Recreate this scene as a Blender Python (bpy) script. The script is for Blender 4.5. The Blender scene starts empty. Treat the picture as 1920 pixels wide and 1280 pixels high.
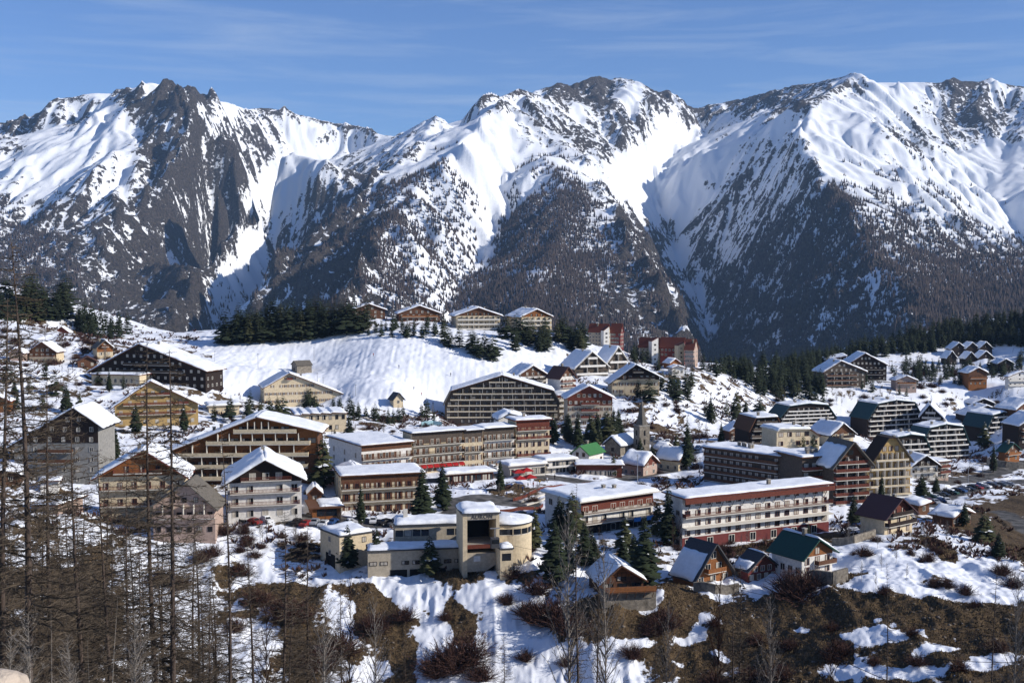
import bpy, bmesh, math, random
import numpy as np
from mathutils import Vector, Matrix, noise as mnoise
from mathutils.geometry import delaunay_2d_cdt

# ------------------------------------------------------------------ camera, sky, sun, exposure
S = bpy.context.scene
FPX = 2133.0                      # focal length in photo pixels (1920 wide)
PITCH = math.radians(3.2)
cam_d = bpy.data.cameras.new("camera"); cam = bpy.data.objects.new("camera", cam_d)
S.collection.objects.link(cam); S.camera = cam
cam_d.lens = 40.0; cam_d.sensor_width = 36.0
cam_d.clip_start = 0.5; cam_d.clip_end = 60000
cam.location = (0, 0, 0); cam.rotation_euler = (math.pi / 2 - PITCH, 0, 0)

SUN_EL, SUN_AZ = 27.0, 103.0      # azimuth clockwise from the view direction (+Y)
W = bpy.data.worlds.new("World"); S.world = W; W.use_nodes = True
nt = W.node_tree; nt.nodes.clear()
n_out = nt.nodes.new("ShaderNodeOutputWorld"); n_bg = nt.nodes.new("ShaderNodeBackground")
n_sky = nt.nodes.new("ShaderNodeTexSky"); n_sky.sky_type = 'NISHITA'; n_sky.sun_disc = False
n_sky.sun_elevation = math.radians(SUN_EL); n_sky.sun_rotation = math.radians(SUN_AZ)
n_sky.altitude = 1700; n_sky.air_density = 1.15; n_sky.dust_density = 0.35; n_sky.ozone_density = 2.2
n_tc = nt.nodes.new("ShaderNodeTexCoord"); n_map = nt.nodes.new("ShaderNodeMapping")
n_map.inputs['Scale'].default_value = (2.2, 1.0, 26.0)
n_map.inputs['Rotation'].default_value = (0.0, 0.05, 0.0)
n_cl = nt.nodes.new("ShaderNodeTexNoise"); n_cl.inputs['Scale'].default_value = 2.3
n_cl.inputs['Detail'].default_value = 9; n_cl.inputs['Roughness'].default_value = 0.62; n_cl.inputs['Distortion'].default_value = 0.4
n_r = nt.nodes.new("ShaderNodeValToRGB"); n_r.color_ramp.elements[0].position = 0.47; n_r.color_ramp.elements[1].position = 0.8
n_r.color_ramp.elements[1].color = (0.36, 0.36, 0.36, 1)
n_mix = nt.nodes.new("ShaderNodeMixRGB"); n_mix.inputs['Color2'].default_value = (5.6, 6.4, 7.6, 1)
nt.links.new(n_tc.outputs['Generated'], n_map.inputs['Vector']); nt.links.new(n_map.outputs['Vector'], n_cl.inputs['Vector'])
nt.links.new(n_cl.outputs['Fac'], n_r.inputs['Fac']); nt.links.new(n_r.outputs['Color'], n_mix.inputs['Fac'])
n_tint = nt.nodes.new("ShaderNodeMixRGB"); n_tint.blend_type = 'MULTIPLY'; n_tint.inputs['Fac'].default_value = 1; n_tint.inputs['Color2'].default_value = (0.66, 0.83, 1.20, 1)
nt.links.new(n_sky.outputs['Color'], n_tint.inputs['Color1']); nt.links.new(n_tint.outputs['Color'], n_mix.inputs['Color1']); nt.links.new(n_mix.outputs['Color'], n_bg.inputs['Color'])
n_bg.inputs['Strength'].default_value = 0.085
nt.links.new(n_bg.outputs['Background'], n_out.inputs['Surface'])

sun_d = bpy.data.lights.new("sun", 'SUN'); sun = bpy.data.objects.new("sun", sun_d); S.collection.objects.link(sun)
sun_d.energy = 4.6; sun_d.angle = math.radians(0.5); sun_d.color = (1.0, 0.94, 0.85)
e_, a_ = math.radians(SUN_EL), math.radians(SUN_AZ)
SUNV = Vector((math.sin(a_) * math.cos(e_), math.cos(a_) * math.cos(e_), math.sin(e_)))
sun.rotation_euler = SUNV.to_track_quat('Z', 'Y').to_euler(); sun.location = (300, -100, 300)
S.view_settings.view_transform = 'Standard'; S.view_settings.look = 'None'; S.view_settings.exposure = 0.36; S.view_settings.gamma = 1
S.cycles.max_bounces = 6; S.cycles.diffuse_bounces = 3; S.cycles.glossy_bounces = 2; S.cycles.transparent_max_bounces = 6
S.cycles.volume_bounces = 0

RNG = random.Random(7)
C = S.collection
CP, SP = math.cos(PITCH), math.sin(PITCH)

def P(px, py, D):
    """photo pixel + distance along the view's ground direction -> world point"""
    a = (px - 960.0) / FPX; b = (640.0 - py) / FPX
    # right=(1,0,0) up=(0,SP,CP) fwd=(0,CP,-SP)
    x, y, z = a, CP + b * SP, -SP + b * CP
    k = D / y
    return Vector((x * k, D, z * k))
def PX(x, y, z):
    w = y * CP - z * SP
    return 960 + x / w * FPX, 640 - (y * SP + z * CP) / w * FPX

# ------------------------------------------------------------------ numpy noise
def _h(ix, iy, s):
    n = (ix.astype(np.int64) * 374761393 + iy.astype(np.int64) * 668265263 + s * 2147483647) & 0xFFFFFFFF
    n = ((n ^ (n >> 13)) * 1274126177) & 0xFFFFFFFF
    n = n ^ (n >> 16)
    return (n & 0xFFFFFF) / float(0x1000000)
def vnoise(x, y, s=0):
    ix = np.floor(x); iy = np.floor(y); fx = x - ix; fy = y - iy
    fx = fx * fx * fx * (fx * (fx * 6 - 15) + 10); fy = fy * fy * fy * (fy * (fy * 6 - 15) + 10)
    a = _h(ix, iy, s); b = _h(ix + 1, iy, s); c = _h(ix, iy + 1, s); d = _h(ix + 1, iy + 1, s)
    return (a * (1 - fx) + b * fx) * (1 - fy) + (c * (1 - fx) + d * fx) * fy
def fbm(x, y, s=0, o=5, g=0.5):
    r = 0; a = 1; t = 0
    for i in range(o):
        r = r + a * vnoise(x, y, s + i * 17); t += a; a *= g; x = x * 2.03 + 11.3; y = y * 2.03 - 7.1
    return r / t
def ridged(x, y, s=0, o=5, g=0.5):
    r = 0; a = 1; t = 0
    for i in range(o):
        r = r + a * (1 - np.abs(2 * vnoise(x, y, s + i * 17) - 1)); t += a; a *= g; x = x * 2.03 + 5.3; y = y * 2.03 - 3.1
    return r / t
def gully(x, y, dx, dy, s=0):
    """stripes that run down the slope: dx,dy = contour direction times strength"""
    ix = np.floor(x); iy = np.floor(y); fx = x - ix; fy = y - iy
    va = 0; wt = 0
    for i in (-1, 0, 1):
        for j in (-1, 0, 1):
            hx = _h(ix + i, iy + j, s) - 0.5; hy = _h(ix + i, iy + j, s + 5) - 0.5
            px = fx - i - 0.5 - hx * 0.8; py = fy - j - 0.5 - hy * 0.8
            w = np.exp(-2.2 * (px * px + py * py)); wt = wt + w
            va = va + w * np.cos((px * dx + py * dy) * 2 * math.pi + _h(ix + i, iy + j, s + 9) * 0.6)
    return va / wt
def sstep(a, b, x):
    t = np.clip((x - a) / (b - a), 0, 1); return t * t * (3 - 2 * t)

# ------------------------------------------------------------------ materials
def lin(c): return (c[0], c[1], c[2], 1)
MATS = {}
def mat(name, col, rough=0.85, var=0.12, scale=1.5, metal=0.0, bump=0.0, dirt=None):
    if name in MATS: return MATS[name]
    m = bpy.data.materials.new(name); m.use_nodes = True; t = m.node_tree; b = t.nodes['Principled BSDF']
    b.inputs['Roughness'].default_value = rough; b.inputs['Metallic'].default_value = metal
    b.inputs['Specular IOR Level'].default_value = 0.25
    tc = t.nodes.new("ShaderNodeTexCoord"); n = t.nodes.new("ShaderNodeTexNoise"); n.inputs['Scale'].default_value = scale
    n.inputs['Detail'].default_value = 5; n.inputs['Roughness'].default_value = 0.65
    g = t.nodes.new("ShaderNodeNewGeometry")
    t.links.new(g.outputs['Position'], n.inputs['Vector'])
    mx = t.nodes.new("ShaderNodeMixRGB"); r = t.nodes.new("ShaderNodeMapRange")
    r.inputs['From Min'].default_value = 0.3; r.inputs['From Max'].default_value = 0.7
    t.links.new(n.outputs['Fac'], r.inputs['Value']); t.links.new(r.outputs['Result'], mx.inputs['Fac'])
    lo = tuple(max(0, c * (1 - var * 1.6)) for c in col); hi = tuple(min(1, c * (1 + var)) for c in col)
    mx.inputs['Color1'].default_value = lin(lo if dirt is None else dirt); mx.inputs['Color2'].default_value = lin(hi)
    t.links.new(mx.outputs['Color'], b.inputs['Base Color'])
    if bump:
        bp = t.nodes.new("ShaderNodeBump"); bp.inputs['Strength'].default_value = bump; bp.inputs['Distance'].default_value = 0.2
        t.links.new(n.outputs['Fac'], bp.inputs['Height']); t.links.new(bp.outputs['Normal'], b.inputs['Normal'])
    MATS[name] = m; return m
def glass_mat():
    m = bpy.data.materials.new("window glass"); m.use_nodes = True; b = m.node_tree.nodes['Principled BSDF']
    b.inputs['Base Color'].default_value = (0.012, 0.015, 0.02, 1); b.inputs['Roughness'].default_value = 0.12
    b.inputs['Specular IOR Level'].default_value = 0.6
    return m
M = dict(
    snow=mat('roof snow', (0.80, 0.82, 0.85), 0.7, 0.07, 0.6, bump=0.7),
    cream=mat('cream render', (0.56, 0.46, 0.31), var=0.14), white=mat('white render', (0.66, 0.63, 0.58), var=0.14),
    beige=mat('beige render', (0.42, 0.36, 0.27), var=0.14), grey=mat('grey render', (0.24, 0.23, 0.21), var=0.18),
    yellow=mat('ochre render', (0.40, 0.27, 0.11), var=0.12), pink=mat('pink render', (0.40, 0.29, 0.235), var=0.14),
    wood=mat('brown wood', (0.115, 0.052, 0.027), var=0.25, scale=3), redwood=mat('red brown wood', (0.135, 0.036, 0.022), var=0.25, scale=3),
    dark=mat('dark wood', (0.022, 0.013, 0.010), var=0.25, scale=3), orange=mat('orange wood', (0.23, 0.088, 0.028), var=0.25, scale=3),
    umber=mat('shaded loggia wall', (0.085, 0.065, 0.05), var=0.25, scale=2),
    green=mat('dark green roof sheet', (0.012, 0.055, 0.040), 0.5, 0.15), lime=mat('bright green roof sheet', (0.05, 0.17, 0.05), 0.5, 0.12),
    teal=mat('dark teal roof sheet', (0.018, 0.050, 0.055), 0.5, 0.15), slate=mat('slate roof', (0.055, 0.055, 0.06), 0.7, 0.2, 3),
    redroof=mat('red brown roof tiles', (0.14, 0.040, 0.026), 0.8, 0.2, 3), brownroof=mat('brown roof tiles', (0.10, 0.048, 0.038), 0.8, 0.2, 3),
    shingle=mat('grey shingle', (0.13, 0.115, 0.095), 0.9, 0.25, 2), purple=mat('purple brown roof tiles', (0.055, 0.026, 0.030), 0.7, 0.15, 3),
    stone=mat('rough stone wall', (0.22, 0.19, 0.15), 0.9, 0.35, 1.2, bump=0.6), concrete=mat('concrete', (0.30, 0.28, 0.25), 0.9, 0.2, 0.8),
    maroon=mat('dark red render', (0.15, 0.035, 0.032), var=0.12), metal=mat('galvanised metal', (0.35, 0.36, 0.38), 0.45, 0.1, metal=0.6),
    red=mat('red awning cloth', (0.38, 0.015, 0.015), 0.8, 0.2), blue=mat('blue banner cloth', (0.05, 0.22, 0.55), 0.8, 0.1),
    black=mat('black opening', (0.008, 0.008, 0.009), 0.9, 0.1), curtain=mat('pale curtain', (0.42, 0.38, 0.32), 0.9, 0.2, 0.7),
    aqua=mat('turquoise netting', (0.20, 0.32, 0.36), 0.8, 0.1), pale=mat('pale trim', (0.58, 0.54, 0.47), 0.8, 0.06),
    bark=mat('larch bark', (0.075, 0.055, 0.045), 0.95, 0.3, 3, bump=0.5), twig=mat('bare twigs', (0.098, 0.076, 0.056), 0.95, 0.3, 0.5),
    palebark=mat('pale bark', (0.27, 0.24, 0.21), 0.95, 0.3, 2), shrub=mat('bare red brown twigs', (0.070, 0.034, 0.026), 0.95, 0.35, 0.6),
    needle=mat('dark conifer needles', (0.020, 0.029, 0.012), 0.9, 0.45, 0.35), needle2=mat('olive conifer needles', (0.052, 0.056, 0.022), 0.9, 0.35, 0.4),
    tyre=mat('tyre rubber', (0.015, 0.015, 0.015), 0.9, 0.1), wire=mat('dark cable', (0.02, 0.02, 0.02), 0.8, 0.1),
)
M['glass'] = glass_mat()

# ------------------------------------------------------------------ object helpers
def np_mesh(name, V, F, mats, smooth=False, attrs=None, fm=None):
    V = np.asarray(V, dtype=np.float32); F = np.asarray(F, dtype=np.int32)
    me = bpy.data.meshes.new(name); k = F.shape[1]
    me.vertices.add(len(V)); me.vertices.foreach_set("co", V.ravel())
    me.loops.add(F.size); me.loops.foreach_set("vertex_index", F.ravel())
    me.polygons.add(len(F)); me.polygons.foreach_set("loop_start", np.arange(len(F), dtype=np.int32) * k)
    try: me.polygons.foreach_set("loop_total", np.full(len(F), k, dtype=np.int32))
    except Exception: pass
    if fm is not None: me.polygons.foreach_set("material_index", np.asarray(fm, dtype=np.int32))
    for m_ in mats: me.materials.append(m_)
    for nm, arr in (attrs or {}).items():
        at = me.attributes.new(nm, 'FLOAT', 'POINT'); at.data.foreach_set("value", np.asarray(arr, dtype=np.float32))
    me.update(calc_edges=True)
    if smooth: me.polygons.foreach_set("use_smooth", np.ones(len(F), dtype=bool))
    return me
def link(name, me, parent=None, loc=None, label=None, cat=None, group=None, kind=None):
    o = bpy.data.objects.new(name, me); C.objects.link(o)
    if parent is not None: o.parent = parent
    if loc is not None: o.location = loc
    if label: o['label'] = label
    if cat: o['category'] = cat
    if group: o['group'] = group
    if kind: o['kind'] = kind
    return o
class MB:
    """collects polygons with material slots -> one mesh"""
    def __init__(s): s.v = []; s.f = []; s.m = []; s.mats = []
    def slot(s, m):
        m = M[m] if isinstance(m, str) else m
        if m not in s.mats: s.mats.append(m)
        return s.mats.index(m)
    def poly(s, pts, m):
        i = len(s.v); s.v += [tuple(p) for p in pts]; s.f.append(list(range(i, i + len(pts)))); s.m.append(s.slot(m)); return s
    def box(s, x0, x1, y0, y1, z0, z1, m):
        i = len(s.v); s.v += [(x0,y0,z0),(x1,y0,z0),(x1,y1,z0),(x0,y1,z0),(x0,y0,z1),(x1,y0,z1),(x1,y1,z1),(x0,y1,z1)]
        k = s.slot(m)
        for f in ((0,3,2,1),(4,5,6,7),(0,1,5,4),(1,2,6,5),(2,3,7,6),(3,0,4,7)): s.f.append([i + q for q in f]); s.m.append(k)
        return s
    def prism(s, prof, y0, y1, m):
        """profile of (x,z) points extruded along y"""
        i = len(s.v); n = len(prof); k = s.slot(m)
        s.v += [(p[0], y0, p[1]) for p in prof] + [(p[0], y1, p[1]) for p in prof]
        s.f.append([i + q for q in range(n)]); s.m.append(k)
        s.f.append([i + n + q for q in range(n - 1, -1, -1)]); s.m.append(k)
        for q in range(n): s.f.append([i + q, i + n + q, i + n + (q + 1) % n, i + (q + 1) % n]); s.m.append(k)
        return s
    def tube(s, pts, rads, m, n=5):
        i = len(s.v); k = s.slot(m); L = len(pts)
        for j, (p, r) in enumerate(zip(pts, rads)):
            p = Vector(p); d = (Vector(pts[min(j + 1, L - 1)]) - Vector(pts[max(j - 1, 0)])).normalized()
            a = d.orthogonal().normalized() if abs(d.z) > 0.9 else d.cross(Vector((0, 0, 1))).normalized(); b = d.cross(a)
            for q in range(n):
                t = 2 * math.pi * q / n; s.v.append(tuple(p + (a * math.cos(t) + b * math.sin(t)) * r))
        for j in range(L - 1):
            for q in range(n): s.f.append([i + j*n + q, i + j*n + (q+1) % n, i + (j+1)*n + (q+1) % n, i + (j+1)*n + q]); s.m.append(k)
        s.f.append([i + (L-1)*n + q for q in range(n)]); s.m.append(k)
        return s
    def mesh(s, name, smooth=False):
        me = bpy.data.meshes.new(name); me.from_pydata(s.v, [], s.f)
        for m_ in s.mats: me.materials.append(m_)
        me.polygons.foreach_set("material_index", s.m)
        if smooth: me.polygons.foreach_set("use_smooth", [True] * len(s.f))
        me.update(); return me
    def build(s, name, parent=None, smooth=False, **kw): return link(name, s.mesh(name, smooth), parent, **kw)
def empty(name, loc, rz, label, cat, group=None):
    o = link(name, None, loc=loc, label=label, cat=cat, group=group); o.rotation_euler = (0, 0, rz); o.empty_display_size = 1
    return o
def copy_tree(o, parent=None):
    c = o.copy(); C.objects.link(c)
    if parent is not None: c.parent = parent
    for ch in list(o.children): copy_tree(ch, c)
    return c

# ------------------------------------------------------------------ mountains (across the valley, 3 to 7 km)
LINES = [
 # skyline, left to right
 [(-300,285,6300),(-150,250,6300),(0,237,6250),(40,222,6200),(110,193,6100),(150,182,6100),(180,193,6050),(215,187,6000),(245,172,5800),(272,160,5800),(290,174,5750),(312,160,5700),(332,153,5600),(352,172,5650),(385,190,5900),(410,192,6300),(450,203,6600),(480,212,6800),(520,209,7000),(560,222,7000),(600,237,7000),(640,233,7100),(665,240,7100),(700,262,7200),(728,268,7200),(742,262,6900),(790,240,6700),(820,221,6700),(853,243,6650),(880,262,6600)],
 [(400,700,2900),(430,605,3450),(490,540,3700),(560,470,3950),(640,395,4200),(700,330,4450),(735,310,4600),(773,290,4700),(810,266,4850),(853,241,5000),(880,220,5150),(920,195,5350),(965,171,5500),(1000,180,5600),(1022,182,5750),(1045,163,6200),(1075,168,6400),(1112,149,6500),(1145,166,6500),(1165,151,6600),(1190,160,6500),(1225,178,6300),(1242,196,6300),(1300,207,7000),(1340,208,7200),(1370,195,7000),(1400,190,6800),(1440,178,6700),(1480,168,6600),(1530,160,6400),(1575,153,6200),(1605,142,6000),(1640,155,6000),(1680,168,6100),(1715,177,6300),(1750,162,6500),(1785,153,6500),(1820,160,6500),(1862,149,6500),(1920,166,6500),(2050,195,6500),(2250,230,6500)],
 [(332,153,5600),(375,215,5400),(440,250,5400),(522,285,5500)],
 [(332,153,5600),(350,250,5100),(410,320,4700),(450,385,4500),(420,440,4300),(375,510,4000),(345,570,3600),(335,640,3200)],
 [(375,1000,2500),(378,800,3300),(382,640,4600),(388,590,4950),(402,530,5250),(425,490,5500),(480,445,5900),(500,400,6200),(530,350,6550),(560,300,6850),(640,285,7050)],
 [(425,950,2900),(422,800,3700),(432,660,4600),(465,580,5050),(515,500,5500),(555,425,6000),(590,370,6400),(620,320,6700)],
 [(245,172,5800),(215,232,5500),(110,262,5450),(0,278,5450),(-200,320,5450)],
 [(180,220,5950),(100,243,5950),(20,258,5950)],
 [(215,232,5500),(215,330,4850),(200,430,4350),(160,520,3900),(120,600,3500)],
 [(300,300,5100),(290,400,4700),(270,500,4350),(275,600,3900)],
 [(-200,420,4700),(0,390,4750),(60,430,4600)],[(-200,520,4000),(0,520,4000)],
 # central mountain
 [(820,221,6700),(790,262,6300),(745,300,5900),(690,350,5700)],
 [(862,275,5650),(800,325,5350),(755,350,5200),(700,385,5050),(645,450,4850),(570,525,4600),(500,600,4300)],
 [(965,171,5500),(905,228,4950),(845,298,4400),(770,372,3900),(712,450,3400),(662,540,2900),(620,640,2450)],
 [(965,235,5200),(957,330,4750),(940,420,4300),(900,500,3850),(853,580,3300),(840,650,2950)],
 [(910,300,4650),(860,420,3950),(800,520,3300),(750,620,2750)],
 [(1010,300,4650),(1040,370,4200),(1040,460,3700),(1000,560,3100),(960,650,2700)],
 [(1000,180,5600),(1045,260,5100),(1095,310,4700),(1140,370,4250),(1185,450,3750),(1235,530,3300),(1285,610,2950),(1325,700,2600)],
 [(1120,480,3650),(1160,600,3000)],
 [(1225,178,6300),(1195,240,5950),(1165,290,5600),(1130,300,5200)],
 [(1112,149,6500),(1120,215,6000),(1085,255,5500)],
 [(1350,1000,2400),(1348,800,3100),(1340,670,4200),(1328,610,4700),(1300,545,5050),(1265,475,5350),(1238,410,5600),(1225,350,5800),(1262,290,6250),(1318,243,6800)],
 # right mountain
 [(1605,142,6000),(1565,172,5750),(1515,200,5450),(1497,250,5000),(1520,300,4550),(1548,350,4150),(1592,388,3800),(1610,440,3550),(1665,510,3150),(1725,575,2850),(1770,650,2550)],
 [(1515,200,5450),(1420,222,6200),(1340,262,6500)],
 [(1752,215,6200),(1790,290,5700),(1850,370,5250),(1905,445,4900),(1950,500,4600),(2050,600,4200)],
 [(1640,220,5500),(1680,330,4700),(1720,420,4000),(1790,500,3450),(1850,570,3000),(1900,650,2700)],
 [(2080,200,6400),(1985,270,5700),(1960,350,5100),(2010,430,4700),(2080,520,4300)],
 [(1785,153,6500),(1830,230,6150),(1890,280,5800)],
]
def tin(lines, extra):
    pts = []; edges = []
    for ln in lines:
        prev = None
        for p in ln:
            v = P(*p); key = None
            for i, q in enumerate(pts):
                if (q - v).length < 1: key = i; break
            if key is None: pts.append(v); key = len(pts) - 1
            if prev is not None: edges.append((prev, key))
            prev = key
    pts += extra
    r = delaunay_2d_cdt([p.xy for p in pts], edges, [], 0, 1e-3)
    V2, F2, orig = r[0], r[2], r[3]
    Z = []
    for i, v in enumerate(V2):
        if orig[i]: Z.append(pts[orig[i][0]].z)
        else:       # crossing of two lines: nearest known height
            Z.append(min(pts, key=lambda q: (q.xy - v).length).z)
    return V2, F2, Z
extra = []
for px in range(-500, 2600, 150):       # hidden foot and far side
    extra.append(P(px, 800, 2250))
    extra.append(Vector((P(px, 500, 8600).x, 8600, 150)))
for D in (3500, 4500, 5500, 6500, 7500):
    for s in (-1, 1): extra.append(Vector((s * D * 0.72, D, 100 + (D - 3500) * 0.25)))
V2, F2, Z2 = tin(LINES, extra)
def raster(V2, F2, Z2, X, Y):
    H = np.full(X.shape, np.nan)
    xs = X[0]; ys = Y[:, 0]
    for f in F2:
        a, b, c = (np.array([V2[i].x, V2[i].y, Z2[i]]) for i in f)
        i0, i1 = np.searchsorted(xs, [min(a[0], b[0], c[0]) - 1, max(a[0], b[0], c[0]) + 1])
        j0, j1 = np.searchsorted(ys, [min(a[1], b[1], c[1]) - 1, max(a[1], b[1], c[1]) + 1])
        if i0 >= i1 or j0 >= j1: continue
        x = X[j0:j1, i0:i1]; y = Y[j0:j1, i0:i1]
        d = (b[1]-c[1])*(a[0]-c[0]) + (c[0]-b[0])*(a[1]-c[1])
        if abs(d) < 1e-6: continue
        l0 = ((b[1]-c[1])*(x-c[0]) + (c[0]-b[0])*(y-c[1])) / d; l1 = ((c[1]-a[1])*(x-c[0]) + (a[0]-c[0])*(y-c[1])) / d; l2 = 1 - l0 - l1
        m = (l0 >= -1e-6) & (l1 >= -1e-6) & (l2 >= -1e-6)
        sub = H[j0:j1, i0:i1]; sub[m] = (l0*a[2] + l1*b[2] + l2*c[2])[m]
    return H
CELL = 11.0
xs = np.arange(-4100, 4100, CELL); ys = np.arange(2350, 8500, CELL)
X, Y = np.meshgrid(xs, ys); H = raster(V2, F2, Z2, X, Y); H = np.where(np.isnan(H), 0, H)
def blur(A, n):
    for _ in range(n):
        A = np.pad(A, 1, mode='edge'); A = (A[1:-1, :-2] + 2 * A[1:-1, 1:-1] + A[1:-1, 2:]) / 4
        A = np.pad(A, 1, mode='edge'); A = (A[:-2, 1:-1] + 2 * A[1:-1, 1:-1] + A[2:, 1:-1]) / 4
    return A
H = blur(H, 3); H0 = H.copy()
Hs = blur(H, 14); gy, gx = np.gradient(Hs, CELL)
gl = np.sqrt(gx * gx + gy * gy) + 1e-6
k_ = np.clip(gl, 0, 0.7) / gl * 1.5
# low-frequency bulges, then gullies down the fall line, then crags
wx = (fbm(X / 500, Y / 500, 3, 3) - 0.5) * 260; wy = (fbm(X / 500, Y / 500, 9, 3) - 0.5) * 260
amp = 0.35 + 0.9 * sstep(0.25, 0.8, gl)
for sc, am in ((330., 42.), (165., 22.), (80., 11.), (42., 5.5)):
    g = gully((X + wx) / sc, (Y + wy) / sc, -gy * k_, gx * k_, int(sc))
    H = H + g * am * amp
    gy2, gx2 = np.gradient(blur(H, 4), CELL)
    gy, gx = gy * 0.5 + gy2 * 0.5, gx * 0.5 + gx2 * 0.5
    gl2 = np.sqrt(gx * gx + gy * gy) + 1e-6; k_ = np.clip(gl2, 0, 0.7) / gl2 * 1.5
# ------ coarse ground cover regions: (px, py, rock, wood, radius)
COV = [ # left massif
 (20,250,.75,0,40),(60,225,.75,0,30),(130,215,.65,0,40),(150,190,.2,0,25),(210,240,.15,0,50),(255,200,.85,0,35),(275,165,.2,0,20),(330,190,.92,0,50),(310,260,.8,0,60),(400,260,.75,0,60),
 (480,280,.85,0,45),(440,310,.75,0,50),(380,380,.92,0,60),(400,430,.97,0,60),(330,470,.97,.1,70),(300,540,.97,.2,80),(260,420,.75,0,60),(200,300,.3,0,60),(100,300,.12,0,70),(60,360,.35,.1,60),(150,370,.45,0,60),
 (60,440,.6,.6,70),(0,400,.5,.5,60),(150,470,.75,.4,70),(60,540,.7,.7,80),(200,560,.85,.3,80),(320,600,.9,.2,60),(360,520,.8,0,30),(0,320,.2,.1,60),
 (430,205,.1,0,25),(480,222,.45,0,30),(540,222,.45,0,35),(620,245,.3,0,40),(560,260,.15,0,50),(650,280,.25,0,50),(700,262,.3,0,30),(520,340,.05,0,50),(480,370,.1,0,25),(490,420,.5,0,25),(460,450,.05,0,35),
 (440,520,.05,.25,50),(420,570,.1,.5,45),(470,560,.3,.4,40),(590,370,.7,0,30),(600,300,.2,0,50),(640,340,.65,0,40),(560,400,.6,.1,30),(560,440,.7,.2,40),
 # central mountain, shaded left flank
 (680,330,.6,.2,50),(730,300,.35,.1,40),(780,270,.35,0,40),(820,235,.3,0,25),(870,230,.5,0,25),(920,200,.4,0,30),(840,270,.15,.2,40),(760,330,.35,.5,40),(640,430,.85,.4,60),(570,500,.85,.4,60),(620,540,.85,.3,60),
 (700,400,.6,.6,50),(560,580,.85,.4,60),(500,600,.8,.4,40),(660,500,.85,.4,50),(690,590,.7,.6,50),
 # face
 (900,270,.02,0,60),(870,310,.05,.3,50),(920,340,.03,.2,45),(850,370,.1,.6,60),(800,400,.15,.66,60),(880,430,.1,.5,50),(760,460,.25,.8,60),(850,480,.2,.75,45),(790,505,.1,.4,35),(840,540,.15,.7,50),(740,530,.3,.9,50),
 (880,560,.2,.8,40),(940,330,.0,0,22),(930,400,.0,0,20),(915,440,0,0,17),(905,480,0,0,14),(900,505,.05,.1,14),
 (1000,320,.02,.4,45),(1050,290,.1,.3,30),(1040,340,.05,.6,30),(990,350,.0,.2,25),(1000,420,.2,1,60),(1060,400,.2,1,50),(950,450,.2,1,40),(1040,470,.2,1,60),(1090,500,.2,1,50),(1000,520,.1,.5,40),(1100,515,.1,.5,30),(950,560,.3,1,60),(1060,570,.3,1,60),
 (1020,215,.5,0,30),(990,200,.4,0,25),(1075,215,.05,0,25),(1060,175,.9,0,25),(1110,170,.95,0,30),(1130,185,.8,0,25),(1170,158,.6,0,15),(1180,185,.2,0,25),(1230,190,.7,0,20),(1010,260,.45,0,40),(1080,280,.6,0,45),(1060,240,.5,0,35),(1130,250,.6,0,45),(1170,240,.7,0,35),(1210,260,.4,0,35),
 (1120,320,.3,0,35),(1200,330,.03,0,60),(1170,380,.1,.1,40),(1220,400,.05,.1,35),(1130,380,.6,.4,30),(1160,430,.8,.4,35),(1110,420,.4,.5,30),(1120,460,.4,.6,30),(1200,480,.85,.4,45),(1170,540,.85,.4,60),(1230,570,.85,.5,60),(1270,600,.8,.4,50),(1150,620,.85,.6,60),
 (1240,440,.5,.3,18),(1250,400,.1,.1,18),(1275,480,.05,0,30),(1300,560,.05,.1,30),(1320,620,.1,.2,25),(1290,300,.05,0,70),(1250,270,.1,0,40),(1350,300,.1,0,50),
 # right mountain, shaded flank
 (1310,215,.7,0,25),(1400,200,.75,0,30),(1450,190,.8,0,30),(1490,180,.7,0,30),(1540,175,.65,0,30),(1580,165,.45,0,22),(1340,250,.4,0,40),(1420,240,.25,0,50),(1300,370,.05,0,50),(1350,330,.5,0,40),(1430,290,.45,0,50),(1480,260,.2,0,40),
 (1400,350,.6,.1,60),(1480,350,.55,.2,60),(1340,420,.65,.1,50),(1420,430,.7,.4,60),(1500,410,.7,.7,50),(1560,390,.6,1,35),(1350,500,.8,.4,50),(1430,510,.85,.7,60),(1520,480,.7,.9,60),(1400,580,.85,.5,60),(1500,570,.8,.6,60),(1590,450,.5,.8,50),(1600,530,.75,.6,60),(1380,640,.85,.6,50),(1480,640,.85,.6,60),(1600,610,.8,.7,60),(1370,470,.3,.1,25),
 # lit face
 (1610,160,.4,0,20),(1660,180,.08,0,50),(1600,220,.12,0,50),(1560,240,.15,0,40),(1540,280,.25,0,35),(1660,260,.3,0,50),(1700,240,.35,0,35),(1740,270,.4,0,35),(1800,265,.55,0,22),(1770,300,.2,0,40),(1600,310,.12,.05,50),(1680,350,.15,.3,60),(1760,400,.15,.4,60),(1630,400,.2,.5,40),(1700,450,.3,.7,50),(1740,500,.4,.85,50),(1800,440,.45,.6,30),(1850,500,.3,.7,50),(1680,540,.5,.8,50),(1760,570,.5,1,50),(1850,570,.45,1,60),(1800,520,.3,.8,40),
 (1740,180,.3,0,30),(1790,175,.75,0,30),(1830,190,.75,0,30),(1860,220,.75,0,35),(1900,200,.5,0,35),(1900,240,.5,0,30),(1860,165,.25,0,25),(1860,330,.03,0,60),(1890,400,.03,.1,50),(1900,330,.1,.1,40),(1915,480,.3,.7,40),(1830,350,.1,.1,50),
]
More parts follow.
